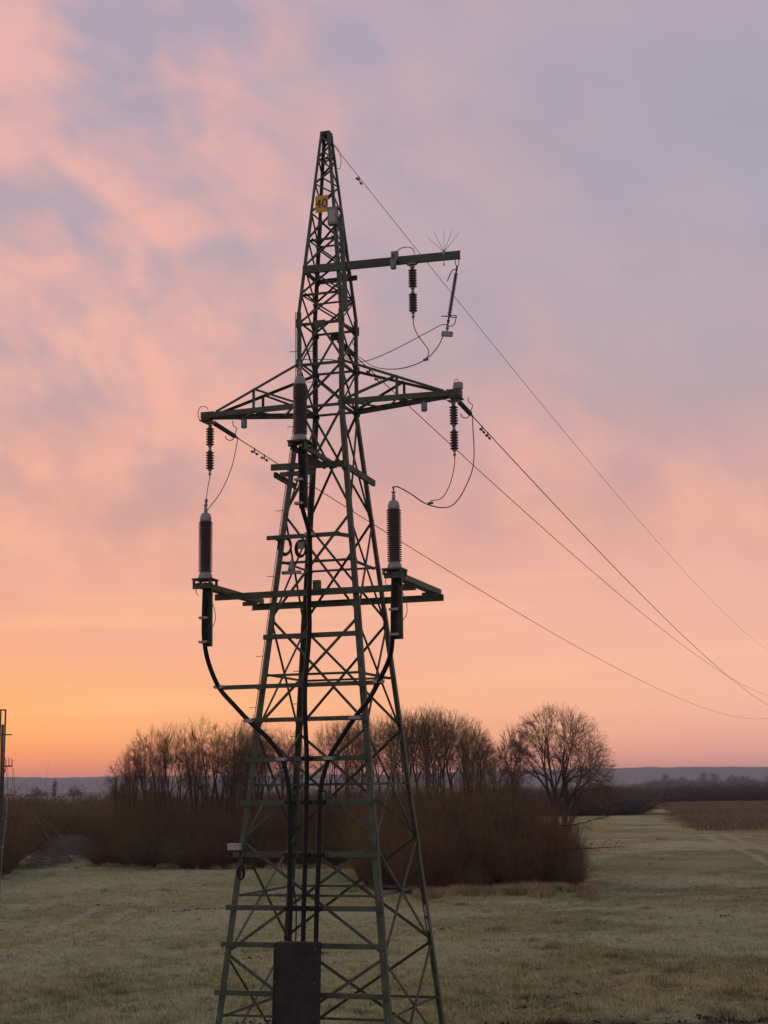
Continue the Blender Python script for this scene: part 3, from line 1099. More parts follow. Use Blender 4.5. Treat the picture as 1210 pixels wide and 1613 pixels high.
def counter(loc, label, top=True):
    t = thing("surge_counter", label, "counter", loc, "small counters under the arms")
    mb = MB()
    mb.lathe((0, 0, 0), (0, 0, -1), [(0, .06), (.01, .075), (.20, .075), (.22, .06)], 12)
    mb.obj("housing", M_BOX, t)
    mb = MB()
    mb.lathe((0, 0, .02), (0, 0, -1), [(0, .05), (.03, .05)], 10)
    mb.bar((0, 0, .0), (0, 0, .16), .04, .02, (1, 0, 0), (0, 1, 0))
    mb.obj("bracket", M_GREEN, t)
    if top:
        mb = MB()
        mb.tube(spline([(.05, 0, .02), (.25, .02, .06), (.55, .04, .02)]), .007, 5)
        mb.obj("lead", M_WIRE, t)
    return t


counter((-2.17, -.18, 15.40), "small grey counter under the left crossarm")
counter((2.50, -.18, 15.42), "small grey counter under the right crossarm")
t = counter((1.93, -.66, 18.90), "small grey counter under a box on the upper right arm", False)
t = thing("connection_box", "grey box clamped to the upper right arm left of the arrester", "box", (1.95, -.60, 19.02))
mb = MB()
mb.box((0, 0, 0), .16, .12, .22)
mb.obj("casing", M_BOX, t)
mb = MB()
mb.tube(spline([(.06, .02, .12), (.14, .03, .19), (.30, .04, .21), (.44, .06, .15), (.48, .08, .02)]), .010, 6)
mb.obj("lead", M_WIRE, t)
t = thing("connection_box", "pale grey box standing on the right crossarm tip", "box", (3.27, 0, 15.71))
mb = MB()
mb.box((.04, 0, .09), .20, .16, .15)
mb.obj("casing", M_CAP, t)
mb = MB()
mb.tube(spline([(-.10, 0, .02), (-.06, 0, .18), (-.01, 0, .26), (.05, 0, .18), (.07, 0, .15)]), .008, 5)
mb.obj("lead", M_WIRE, t)
mb = MB((-3.4, 0, 15.7))
mb.tube(spline([(-3.2, -.05, 15.76), (-3.25, -.1, 15.84), (-3.40, -.1, 15.84), (-3.46, -.1, 15.68), (-3.40, -.1, 15.50), (-3.24, -.05, 15.40)]), .009, 6)
tag(mb.obj("earth_lead", M_WIRE, None, wl((-3.4, 0, 15.7)), PR), "thin looped lead round the left crossarm tip", "wire")

# bird spikes
t = thing("bird_spikes", "fan of five thin bird spikes on the upper right arm", "bird spikes", (3.17, -.52, 19.0))
for dx, dz in ((-.42, .44), (-.24, .55), (0, .58), (.23, .54), (.38, .45)):
    mb = MB()
    mb.tube([(0, 0, 0), (dx, random.uniform(-.06, .06), dz)], [.007, .0045], 5)
    mb.obj("spike", M_GALV, t)
mb = MB()
mb.tube([(0, -.04, .02), (0, -.04, -.33)], .008, 5)
mb.tube([(0, -.04, -.30), (0, -.04, -.345)], .02, 6)
mb.box((0, -.04, -.02), .06, .03, .10)
mb.obj("clamp", M_GALV, t)


# long rod insulator that holds the jumper off the upper arm
t = thing("rod_insulator", "slender dark rod insulator hanging from the upper arm tip", "insulator", (3.48, -.5, 18.79))
A, B = Vector((0, 0, -.18)), Vector((-.27, -.02, -1.66))
mb = MB()
mb.tube([(-.045, 0, .0), (-.045, 0, -.13), (0, 0, -.17), (.045, 0, -.13), (.045, 0, .0)], .012, 6)
mb.tube([(0, 0, -.15), A], .02, 6)
mb.obj("shackle", M_GALV, t)
L = (B - A).length
mb = MB()
mb.lathe(A, B, [(0, .026)] + [(x + .16, r) for x, r in shed_profile(0, 1.06, 21, .022, .052, .3)] + [(L - .18, .022), (L - .17, .035), (L - .12, .035), (L - .11, .022), (L, .022)], 12)
mb.obj("rod", M_POLY, t)
mb = MB()
mb.tube(spline([A + Vector((-.01, 0, -.08)), A + Vector((-.10, 0, -.07)), A + Vector((-.17, -.0, -.16)), A + Vector((-.25, 0, -.33))]), .012, 6)
mb.obj("arcing_horn", M_WIRE, t)
mb = MB()
q = A.lerp(B, .83)
mb.tube(spline([q + Vector((-.19, 0, .03)), q + Vector((-.05, -.05, 0)), q + Vector((.13, -.05, -.05)), q + Vector((.19, .0, -.02)), q + Vector((.12, .06, .03)), q + Vector((0, .06, .03)), q + Vector((-.1, 0, 0.01))]), .012, 6)
mb.tube(spline([q + Vector((.18, 0, -.02)), q + Vector((.14, 0, -.18)), q + Vector((.06, 0, -.24)), q + Vector((-.02, 0, -.23))]), .012, 6)
mb.obj("arcing_horn", M_WIRE, t)
mb = MB()
mb.lathe(B + Vector((0, 0, .03)), B + Vector((-.01, 0, -.2)), [(0, .03), (.05, .045), (.08, .045), (.10, .02), (.14, .02)], 8)
mb.bar(B + Vector((-.14, 0, -.155)), B + Vector((.125, 0, -.195)), .12, .09, (0, 0, 1), (0, 1, 0))
wt = mb.obj("weight", M_CAP, t)
bv = wt.modifiers.new("bevel", 'BEVEL')
bv.width = .02
bv.segments = 2


# ---------------------------------------------------------------- tension insulators, conductors
CON = {'R': (3.25, .000279, -.05464, 15.4954), 'M': (0.0, .000241, -.04527, 17.5202), 'L': (-3.2, .000226, -.0468, 15.5222),
       'E': (0.0, .000217, -.03828, 22.6498)}


def cz(k, y):
    x, a, b, c = CON[k]
    return Vector((x, y, a * y * y + b * y + c))


def tension(a, b, label):
    a, b = Vector(a), Vector(b)
    t = thing("tension_insulator", label, "insulator", a, "tension insulators holding the conductors")
    d = b - a
    L = d.length
    u = d.normalized()
    mb = MB()
    mb.tube([Vector((0, 0, 0)), u * .22], .022, 6)
    mb.box((0, 0, 0), .06, .06, .09)
    mb.obj("link", M_GALV, t)
    mb = MB()
    mb.lathe(u * .2, u * L, shed_profile(0, L - .42, 22, .035, .062, .25), 12)
    mb.obj("rod", M_POLY, t)
    mb = MB()
    mb.lathe(u * (L - .22), u * L, [(0, .04), (.04, .045), (.08, .03), (.22, .03), (.24, .02)], 8)
    mb.obj("dead_end_clamp", M_GALV, t)
    e = u * (L - .22)
    mb = MB()
    mb.tube(spline([e, e + Vector((.04, -.02, .10)), e + Vector((.08, -.05, .20)), e + Vector((.0, -.08, .27)), e + Vector((-.02, -.08, .40))]), .011, 6)
    mb.tube(spline([e + Vector((.05, 0, .03)), e + Vector((-.06, -.05, -.11)), e + Vector((-.18, -.1, -.09)), e + Vector((-.22, -.1, .0))]), .012, 6)
    mb.obj("arcing_horn", M_WIRE, t)


tension((3.25, .12, 15.48), cz('R', 1.55), "dark tension insulator pulling back from the right crossarm tip")
tension((-3.2, .12, 15.51), cz('L', 1.85), "dark tension insulator pulling back from the left crossarm tip")
tension((0, .62, 17.49), cz('M', 2.25), "dark tension insulator inside the pylon body at its rear gusset")


def conductor(k, y0, label, r, dampers, name="conductor"):
    ys = list(np.linspace(y0, y0 + 10, 8)[:-1]) + list(np.linspace(y0 + 10, 212, 60))
    p0 = cz(k, y0)
    t = thing(name, label, "wire", p0, "wires running from the pylon to the right")
    mb = MB()
    mb.tube([cz(k, y) - p0 for y in ys], r, 6)
    mb.obj("strand", M_WIRE, t)
    for y in dampers:
        c = cz(k, y) - p0
        mb = MB()
        mb.bar(c + Vector((0, 0, .02)), c + Vector((0, 0, -.10)), .03, .03, (1, 0, 0), (0, 1, 0))
        mb.tube([c + Vector((0, -.19, -.10)), c + Vector((0, .19, -.115))], .010, 5)
        for s in (-1, 1):
            mb.tube([c + Vector((0, s * .21, -.108)), c + Vector((0, s * .13, -.106))], .032, 7)
        mb.obj("damper", M_WIRE, t)


conductor('R', 1.55, "phase wire from the right crossarm tip to the right edge", .0125, (2.55, 3.15))
conductor('L', 1.85, "lowest phase wire, from the left crossarm tip behind the pylon", .0125, (3.0, 3.7))
conductor('M', 2.25, "phase wire from inside the pylon body passing under the right crossarm", .0125, (3.3, 4.0))
conductor('E', .42, "thin earth wire from the pylon peak down to the right", .0085, (2.6,), "earth_wire")
t = thing("earth_wire_clamp", "small clamp holding the earth wire near the pylon peak", "clamp", (0, .2, 22.66))
mb = MB()
mb.tube([(0, 0, .02), (0, .30, -.02)], .022, 6)
mb.box((0, -.03, 0), .22, .08, .07)
mb.obj("clamp_body", M_GALV, t)
mb = MB()
mb.tube(spline([(.02, .25, -.03), (.16, .25, -.22), (.24, .22, -.50), (.22, .18, -.76), (.12, .12, -.74)]), .008, 5)
mb.obj("lead", M_WIRE, t)


def jumper(pts, label, r=.014, sub=10, clamps=()):
    pts = [Vector(p) for p in pts]
    o = pts[0]
    t = thing("jumper_wire", label, "wire", o, "slack jumper wires on the pylon")
    mb = MB()
    mb.tube([p - o for p in spline(pts, sub)], r, 6)
    mb.obj("strand", M_WIRE, t)
    for c in clamps:
        c = Vector(c) - o
        mb = MB()
        mb.bar(c - Vector((.06, 0, .01)), c + Vector((.06, 0, .0)), .05, .05, (0, 0, 1), (0, 1, 0))
        mb.obj("clamp", M_WIRE, t)


# right phase: arrester, conductor and termination joined
jumper([(3.19, 0, 14.05), (3.17, -.10, 13.7), (3.10, -.3, 13.28), (2.98, -.55, 12.98), (2.80, -.85, 12.88)], "slack wire below the right crossarm arrester", .011)
jumper([cz('R', 1.55) + Vector((0, 0, -.02)), (3.32, 1.3, 14.2), (3.20, .9, 13.5), (3.08, .3, 13.0), (2.95, -.3, 12.80), (2.72, -.95, 12.80), (2.52, -1.5, 12.95), (2.36, -1.95, 13.04), (2.29, -2.1, 13.02)],
       "slack wire from the right tension insulator to the right termination", .014, 10, [(2.80, -.85, 12.83)])
# left phase
jumper([(-3.17, 0, 14.05), (-3.13, -.25, 13.6), (-2.98, -.7, 13.05), (-2.78, -1.2, 12.90)], "slack wire below the left crossarm arrester", .010)
jumper([cz('L', 1.85) + Vector((0, 0, -.02)), (-3.22, 1.5, 14.6), (-3.17, .7, 13.8), (-3.05, -.3, 13.2), (-2.80, -1.15, 12.82)], "slack wire down from the left tension insulator", .011)
jumper([(-2.33, -2.1, 13.05), (-2.36, -1.95, 13.08), (-2.48, -1.7, 13.07), (-2.66, -1.4, 12.95), (-2.80, -1.15, 12.80)], "short bent wire on top of the left termination", .014, 10, [(-2.80, -1.15, 12.82)])
# middle phase
jumper([cz('M', 2.2), (.35, 1.5, 17.18), (.95, .6, 16.68), (1.45, .0, 16.40), (1.95, -.3, 16.28), (2.40, -.5, 16.29), (2.72, -.52, 16.42), (2.98, -.53, 16.68), (3.13, -.53, 16.98)],
       "low slack wire sweeping up to the rod insulator weight", .012, 10, [(2.66, -.52, 16.38)])
jumper([(0.0, -1.98, 16.16), (-.02, -1.8, 16.30), (.05, -1.2, 16.45), (.35, -.85, 16.52), (.80, -.70, 16.44), (1.25, -.62, 16.47), (1.75, -.58, 16.63), (2.25, -.55, 16.84), (2.75, -.53, 17.06), (3.05, -.52, 17.19), (3.19, -.52, 17.19)],
       "thin wire from the middle termination across to the rod insulator", .011)
jumper([(2.36, -.50, 17.40), (2.37, -.5, 17.25), (2.46, -.5, 17.02), (2.62, -.51, 16.78), (2.73, -.52, 16.60), (2.72, -.52, 16.48), (2.66, -.52, 16.40)], "bent wire below the upper arm arrester", .012)

# small gear on the tower body
t = thing("joint_box", "dark spare cable loops with a small grey box on the left leg", "box", (-.80, -hw(12.1) + .1, 12.05))
mb = MB()
for a in range(3):
    r = .17 - a * .02
    mb.tube([(-.02 + r * math.cos(i * .35), -.06 + a * .03, -.02 + 1.35 * r * math.sin(i * .35)) for i in range(19)], .022, 6)
    mb.tube([(.36 + .8 * r * math.cos(i * .35), -.0 + a * .03, -.10 + 1.2 * r * math.sin(i * .35)) for i in range(19)], .022, 6)
mb.obj("cable_coil", M_BLACK, t)
mb = MB()
mb.box((.42, -.12, -.04), .13, .10, .16)
mb.obj("casing", M_CAP, t)
mb = MB()
mb.lathe((.12, 0, -.62), (.16, 0, -.2), [(0, .09), (.06, .08), (.28, .03), (.33, .02)], 10)
mb.bar((-.1, 0, -.66), (.36, 0, -.66), .07, .12, (0, 0, 1), (0, 1, 0))
mb.obj("bracket", M_CAP, t)
t = thing("equipment_box", "dark box on the middle cable below the centre platform", "box", (.12, -1.32, 10.98))
mb = MB()
mb.box((0.03, 0, 0), .17, .12, .24)
mb.obj("casing", M_GREEN, t)
t = thing("junction_box", "pale flat box on the front left leg above a cable coil", "box", (-1.72, -hw(5.05) - .06, 5.04))
mb = MB()
mb.box((0, 0, 0), .30, .22, .13)
b_ = mb.obj("casing", M_PALE, t)
bv = b_.modifiers.new("bevel", 'BEVEL')
bv.width = .012
mb = MB()
mb.box((0, 0, .07), .32, .24, .02)
mb.obj("lid", M_PALE, t)
t = thing("cable_coil", "small black coil of cable hanging from the front left leg", "cable coil", (-1.56, -hw(4.5) - .05, 4.48))
mb = MB()
for a in range(4):
    mb.tube([((.05 + .014 * a) * math.cos(i * .33) + .01 * a, -.02 * a, .15 * math.sin(i * .33)) for i in range(20)], .013, 5)
mb.obj("loops", M_BLACK, t)
mb = MB()
mb.tube(spline([(-.02, 0, .14), (-.08, .02, .3), (-.02, .03, .42), (-.1, .02, .52)]), .010, 5)
mb.tube(spline([(.03, 0, .14), (.06, .02, .3), (.1, .03, .42), (.04, .02, .5)]), .010, 5)
mb.obj("tail", M_BLACK, t)


# ---------------------------------------------------------------- left mast
def mast():
    bx, by = -23.30, 94.0
    t = bpy.data.objects.new("utility_mast", None)
    COL.objects.link(t)
    t.location = (bx, by, gz(bx, by) - .1)
    t.rotation_euler = (0, 0, R(6))
    tag(t, "slim dark mast with small brackets at the left edge", "mast")
    mb = MB()
    for x in (-.15, .15):
        mb.channel((x - .05, 0, 0), (x * .95, 0, 11.45), .08, .16, (1, 0, 0), (0, 1, 0))
    mb.obj("upright", M_MAST, t)
    mb = MB()
    mb.bar((-.0, .05, 0), (-.0, .05, 10.55), .15, .06, (1, 0, 0), (0, 1, 0))
    mb.obj("web_panel", M_MAST, t)
    mb = MB()
    mb.bar((-.19, .03, 11.42), (.19, .03, 11.42), .08, .14, (0, 0, 1), (0, 1, 0))
    mb.obj("head_bar", M_MAST, t)

    def arm(x1, z, m_, th=.07, x0=-.7):
        m2 = MB()
        m2.bar((x0, 0, z), (x1, 0, z), th, .08, (0, 0, 1), (0, 1, 0))
        return m2.obj("bracket_arm", m_, t)
    arm(.58, 9.93, M_MAST)
    arm(.80, 6.35, M_MAST, .04)
    arm(.38, 5.2, M_RUST, .10)
    arm(.55, 4.95, M_RUST, .10)
    arm(.28, 3.3, M_GALV, .04, 0)
    sw = arm(.66, 8.05, M_MAST, .09, .15)
    m2 = MB()
    m2.bar((.16, 0, 7.6), (.30, 0, 8.02), .05, .05, (0, 1, 0))
    m2.obj("knee_brace", M_MAST, sw)
    for x in (.26, .44, .62):
        m2 = MB()
        m2.lathe((x, 0, 8.09), (x, 0, 9), shed_profile(0, .30, 5, .02, .04), 8)
        m2.bar((x - .1, .1, 8.55), (x + .06, -.2, 8.38), .025, .03, (0, 0, 1))
        m2.obj("switch_pole", M_PORC, sw)
    for (xa, xb, z1) in ((.36, .40, 6.4), (.64, .64, 6.4), (.72, .80, 6.4), (.24, .42, 6.4)):
        m2 = MB()
        m2.tube(spline([(xa, .05, 7.95), ((xa + xb) / 2 + .03, .05, 7.2), (xb, .05, z1)]), .012, 5)
        m2.obj("drop_wire", M_WIRE, t)
    for x in (.38, .56, .74):
        m2 = MB()
        m2.lathe((x, 0, 6.28), (x, 0, 6.5), [(0, .05), (.04, .06), (.09, .06), (.12, .03)], 8)
        m2.obj("pin_insulator", M_PORC, t)
    m2 = MB()
    m2.tube(spline([(.40, .05, 6.2), (.36, .0, 4.8), (.22, -.05, 3.2), (.16, -.08, 1.0), (.14, -.1, .0)]), .022, 6)
    m2.obj("down_pipe", M_GALV, t)


mast()


# ---------------------------------------------------------------- trees
def grow(tips, base, rng, trunk_top, frac=.30, r_tip=.008, power=.48, wander=.10, stems=1):
    """branches from a base to every tip by splitting the tips again and again; returns segments and tip counts"""
    S0, S1, N0 = [], [], []
    stack = []

    def push_stem(idx, b):
        c = tips[idx].mean(0)
        d = (c - b)
        d[2] = abs(d[2]) + .6 * np.linalg.norm(d)
        d /= np.linalg.norm(d)
        p = b.copy()
        steps = max(1, int(trunk_top / .8))
        for _ in range(steps):
            d2 = d + rng.normal(0, .05, 3)
            d2 /= np.linalg.norm(d2)
            q = p + d2 * trunk_top / steps
            S0.append(p.copy()); S1.append(q.copy()); N0.append(len(idx))
            p = q
        stack.append((p, d, idx))
    if stems == 1:
        push_stem(np.arange(len(tips)), base)
    else:
        ang = np.arctan2(tips[:, 1] - base[1], tips[:, 0] - base[0]) + rng.normal(0, .7, len(tips))
        order = np.argsort(ang)
        cuts = np.sort(rng.choice(np.arange(len(tips) // 12, len(tips) - len(tips) // 12), stems - 1, replace=False))
        for part in np.split(order, cuts):
            if len(part):
                push_stem(part, base + np.append(rng.normal(0, .22, 2), 0))
    while stack:
        p, d, idx = stack.pop()
        n = len(idx)
        if n == 1:
            q = tips[idx[0]]
            m = p * .45 + q * .55 + rng.normal(0, .03, 3) * np.linalg.norm(q - p)
            S0.append(p); S1.append(m); N0.append(1.4)
            S0.append(m); S1.append(q); N0.append(1)
            continue
        T = tips[idx]
        c = T.mean(0)
        v = c - p
        L = np.linalg.norm(v)
        if L < 1e-4:
            L = 1e-4
        dn = v / L * .62 + d * .45 + rng.normal(0, wander, 3)
        dn[2] += .06
        dn /= np.linalg.norm(dn)
        q = p + dn * L * frac * rng.uniform(.7, 1.25)
        S0.append(p); S1.append(q); N0.append(n)
        w = T - c
        u, s, vt = np.linalg.svd(w[rng.choice(n, min(n, 200), replace=False)], full_matrices=False)
        ax = vt[0] + rng.normal(0, .25, 3)
        pr = w @ ax
        k = np.quantile(pr, rng.uniform(.32, .68))
        a = idx[pr <= k]
        b = idx[pr > k]
        if len(a) == 0 or len(b) == 0:
            a, b = idx[: n // 2], idx[n // 2:]
        stack.append((q, dn, a))
        stack.append((q, dn, b))
    S0, S1, N0 = np.array(S0), np.array(S1), np.array(N0, float)
    return S0, S1, N0


def tree_meshes(kind, seed, n_tips, env, base_h, stems=1, spray=3, spray_len=.5, r_tip=.0075, frac=.30, power=.47, upright=.6, shell=.45):
    """env: list of ellipsoids (cx, cy, cz, rx, ry, rz, weight)"""
    rng = np.random.default_rng(seed)
    tips = []
    ws = np.array([e[6] for e in env], float)
    ws /= ws.sum()
    for e, w in zip(env, ws):
        m = int(n_tips * w)
        d = rng.normal(size=(m, 3))
        d[:, 2] = np.where(d[:, 2] < -.4 * np.abs(d[:, 0]), -d[:, 2], d[:, 2])
        d /= np.linalg.norm(d, axis=1, keepdims=True)
        r = rng.random(m) ** shell
        tips.append(np.array(e[:3]) + d * r[:, None] * np.array(e[3:6]))
    tips = np.concatenate(tips)
    tips = tips[tips[:, 2] > base_h * .8]
    S0, S1, N = grow(tips, np.zeros(3), rng, base_h, frac, stems=stems)
    r1 = r_tip * N ** power
    big = N > max(30, n_tips * .02)
    V1, F1 = tubes(S0[big], S1[big] + (S1[big] - S0[big]) * .04, r1[big] * 1.06, r1[big] * .97, 6)
    # crown: finer limbs and sprays of twigs
    s0, s1, rr = S0[~big], S1[~big], r1[~big]
    A0, A1, R0, R1 = [s0], [s1], [rr * 1.05], [rr * .85]
    fine = np.where(N[~big] <= 3)[0]
    for k in range(spray):
        t = rng.random((len(fine), 1))
        p = s0[fine] * (1 - t) + s1[fine] * t
        d = s1[fine] - s0[fine]
        d /= np.maximum(np.linalg.norm(d, axis=1, keepdims=True), 1e-5)
        d = d + rng.normal(0, .45, d.shape)
        d[:, 2] += upright
        d /= np.linalg.norm(d, axis=1, keepdims=True)
        q = p + d * spray_len * rng.uniform(.4, 1.2, (len(fine), 1))
        A0.append(p); A1.append(q); R0.append(np.full(len(fine), r_tip * .85)); R1.append(np.full(len(fine), r_tip * .45))
    V2, F2 = tubes(np.concatenate(A0), np.concatenate(A1), np.concatenate(R0), np.concatenate(R1), 3)
    return arr_mesh(kind + "_trunk", V1, [F1]), arr_mesh(kind + "_crown", V2, [F2])


def place_tree(name, meshes, x, y, label, cat="tree", group=None, s=1.0, sz=1.0, rz=0.0, mt=None, mc=None):
    t = bpy.data.objects.new(name, None)
    COL.objects.link(t)
    t.location = (x, y, gz(x, y) - .05)
    t.rotation_euler = (0, 0, rz)
    rt = random.Random(int(x * 997 + y * 131))
    t.rotation_euler = (rt.uniform(-.05, .05), rt.uniform(-.06, .06), rz)
    t.scale = (s * rt.uniform(.85, 1.12), s * rt.uniform(.85, 1.12), sz)
    tag(t, label, cat, group)
    link_mesh("trunk", meshes[0], mt or M_BARK, t)
    link_mesh("crown", meshes[1], mc or M_TWIG, t)
    return t


def wx(px, d):
    return (px - 605) / 2423.0 * d


# slender row trees, 12 m tall prototypes
SL = [tree_meshes("slender", 101, 720, [(0, 0, 8.0, 2.0, 2.0, 4.4, 1.0), (.6, .2, 5.6, 1.7, 1.7, 3.2, .4)], 2.0, 4, 3, .5, .0043, .34, .58, .7, .50),
      tree_meshes("slender", 102, 760, [(-.5, 0, 8.4, 1.8, 1.8, 4.0, 1.0), (1.2, 0, 6.6, 1.5, 1.5, 3.8, .6)], 2.4, 5, 3, .5, .0043, .34, .58, .7, .50),
      tree_meshes("slender", 103, 640, [(.1, 0, 7.8, 1.6, 1.6, 4.6, 1.0), (-1.0, .1, 6.0, 1.5, 1.5, 3.4, .5)], 2.6, 3, 3, .5, .0043, .34, .58, .7, .50)]
row = [(190, 139, 1196, .8, ""), (207, 136, 1166, .85, ""), (224, 137, 1147, 1.0, ""), (250, 134, 1141, .9, ""), (276, 137, 1136, 1.05, ""), (306, 133, 1131, .95, ""),
       (324, 137, 1130, 1.0, ""), (345, 133, 1139, .95, ""), (365, 136, 1131, 1.05, ""), (386, 132, 1124, 1.1, ""), (398, 137, 1134, 1.1, "")]
ords = ["small leafless tree at the far left end of the left row", "short bare tree second from the left end of the left row", "third bare tree from the left end of the left row",
        "fourth bare tree from the left end of the left row", "fifth bare tree from the left end of the left row", "sixth bare tree from the left end of the left row",
        "seventh bare tree from the left end of the left row", "eighth bare tree from the left, close to the left pylon leg", "ninth bare tree from the left, close to the left pylon leg",
        "bare tree just left of the front left pylon leg", "bare tree behind the front left pylon leg"]
for i, ((px, d, py, s, _), lb) in enumerate(zip(row, ords)):
    hor = 1237 - .014 * (px - 605)
    H = EYE + (hor - py) / 2423 * d
    place_tree("bare_tree", SL[i % 3], wx(px, d), d, lb, "tree", "bare trees in the left row", s, H / 12.4, i * 1.7)

# dense rounded clump, long upright stems
CL = [tree_meshes("clump", 111, 700, [(0, 0, 8.6, 2.7, 2.7, 4.0, 1.0), (0, 0, 6.2, 2.0, 2.0, 2.0, .06)], 4.0, 7, 3, .42, .0043, .32, .58, .5, .24),
      tree_meshes("clump", 112, 640, [(0.2, 0, 8.7, 2.3, 2.5, 3.9, 1.0), (0, 0, 6.0, 1.7, 1.7, 2.0, .06)], 4.4, 6, 3, .42, .0043, .32, .58, .5, .24),
      tree_meshes("clump", 113, 580, [(-.2, 0, 8.5, 2.0, 2.2, 4.1, 1.0), (0, 0, 6.4, 1.6, 1.6, 2.0, .08)], 3.8, 6, 3, .42, .0043, .32, .58, .5, .24)]
clump = [(418, 134, 1144, 1), (440, 137, 1142, 1), (470, 139, 1156, .9), (512, 126, 1126, .9), (538, 130, 1120, .95), (562, 124, 1122, .9), (590, 127, 1118, 1),
         (610, 122, 1120, .95), (630, 119, 1113, .95), (648, 116, 1106, .95), (662, 121, 1108, 1), (678, 115, 1105, 1), (700, 118, 1110, 1), (722, 118, 1122, .95), (738, 114, 1134, .85), (752, 118, 1150, .75), (768, 116, 1168, .65)]
for i, (px, d, py, s) in enumerate(clump):
    hor = 1237 - .014 * (px - 605)
    H = EYE + (hor - py) / 2423 * d
    if px < 605:
        gp = "trees of the grove behind the pylon"
        lb = {418: "bare tree just right of the front left pylon leg, seen through the lattice", 440: "bare tree seen between the left pylon leg and the black cables",
              470: "low bare tree behind the black cables of the pylon", 590: "bare tree behind the front right pylon leg"}.get(px, "bare tree of the grove seen between the cables and the right pylon leg")
    elif px < 735:
        gp = "trees of the dome-shaped grove"
        lb = {610: "bare tree seen between the two right pylon legs", 630: "bare tree beside the rear right pylon leg", 722: "bare tree where the grove starts to slope down to the right"}.get(px, "tall bare tree in the crest of the dome-shaped grove")
    else:
        lb = {738: "bare tree on the right shoulder of the dome-shaped grove", 752: "short bare tree right of the dome-shaped grove", 768: "lowest bare tree at the right end of the grove"}[px]
        gp = "trees of the dome-shaped grove"
    place_tree("bare_tree", CL[i % 3], wx(px, d), d, lb, "tree", gp, s, H / 12.9, i * 2.1)

# the spreading tree on the right, and the thinner one beside it
BIG = tree_meshes("spreading", 121, 2700, [(.3, 0, 7.0, 4.1, 3.9, 5.0, 1.0), (2.2, .3, 6.2, 2.6, 2.4, 3.0, .22), (-1.4, 0, 7.2, 2.6, 2.6, 4.0, .2), (3.1, 0, 4.9, 1.6, 1.8, 1.1, .09)], 2.6, 7, 3, .34, .0045, .32, .555, .30, .22)
place_tree("bare_tree", BIG, wx(866, 108), 108, "wide spreading leafless tree with a rounded crown at the right of the grove", "tree", None, 1.0, 1.0, 0.0)
MID = tree_meshes("lesser", 122, 420, [(0, 0, 7.8, 1.7, 1.7, 3.2, 1.0), (-.5, 0, 5.8, 1.3, 1.3, 2.4, .3)], 3.0, 3, 3, .55, .0058, .31, .55, .9, .4)
place_tree("bare_tree", MID, wx(806, 111), 111, "thin leafless tree against the left side of the spreading tree", "tree", None, 1.0, .97, 1.0)

# far trees on the plain
FT = [tree_meshes("far", 131, 260, [(0, 0, 6.8, 2.4, 2.4, 5.2, 1), (.8, 0, 4.2, 2.6, 2.4, 2.6, .6)], 1.0, 2, 3, 1.0, .022, .3, .5, .9, .6),
      tree_meshes("far", 132, 420, [(0, 0, 4.2, 5.0, 5.0, 4.8, 1), (3.5, 0, 2.8, 5.0, 4.0, 3.2, .7), (-3.5, 0, 2.4, 4.0, 4.0, 2.6, .5)], .6, 7, 3, .9, .024, .3, .5, .9, .6)]
for m_, px, d, py, s, lb in ((0, 88, 620, 1226, .8, "lone thin tree beyond the left thicket"), (1, 196, 520, 1233, 1.0, "low round tree beyond the left end of the tree row"),
                             (1, 180, 700, 1238, .9, "small round tree far beyond the left row"),
                             (0, 1037, 2100, 1219, 1.6, "far tree right of the spreading tree"), (0, 1096, 2100, 1217, 1.3, "left one of two far trees standing close together"),
                             (0, 1112, 2100, 1218, 1.5, "right one of two far trees standing close together"), (1, 1140, 1500, 1219, 1.0, "left half of the round far copse"),
                             (1, 1158, 1500, 1220, 1.0, "right half of the round far copse"), (0, 1197, 2100, 1221, 1.5, "far tree nearest the right edge"),
                             (0, 1062, 2300, 1224, 1.0, "small far tree between two larger ones on the plain"), (1, 118, 900, 1237, 1.0, "far bush beyond the left thicket"),
                             (1, 60, 900, 1238, 1.0, "far bush near the left edge")):
    hor = 1237 - .014 * (px - 605)
    H = EYE + (hor - py) / 2423 * d
    place_tree("far_tree", FT[m_], wx(px, d), d, lb, "tree", "far trees on the plain", s * d / 900, H / (12.2 if m_ == 0 else 9.6), px * .1, M_FARTREE, M_FARTREE)


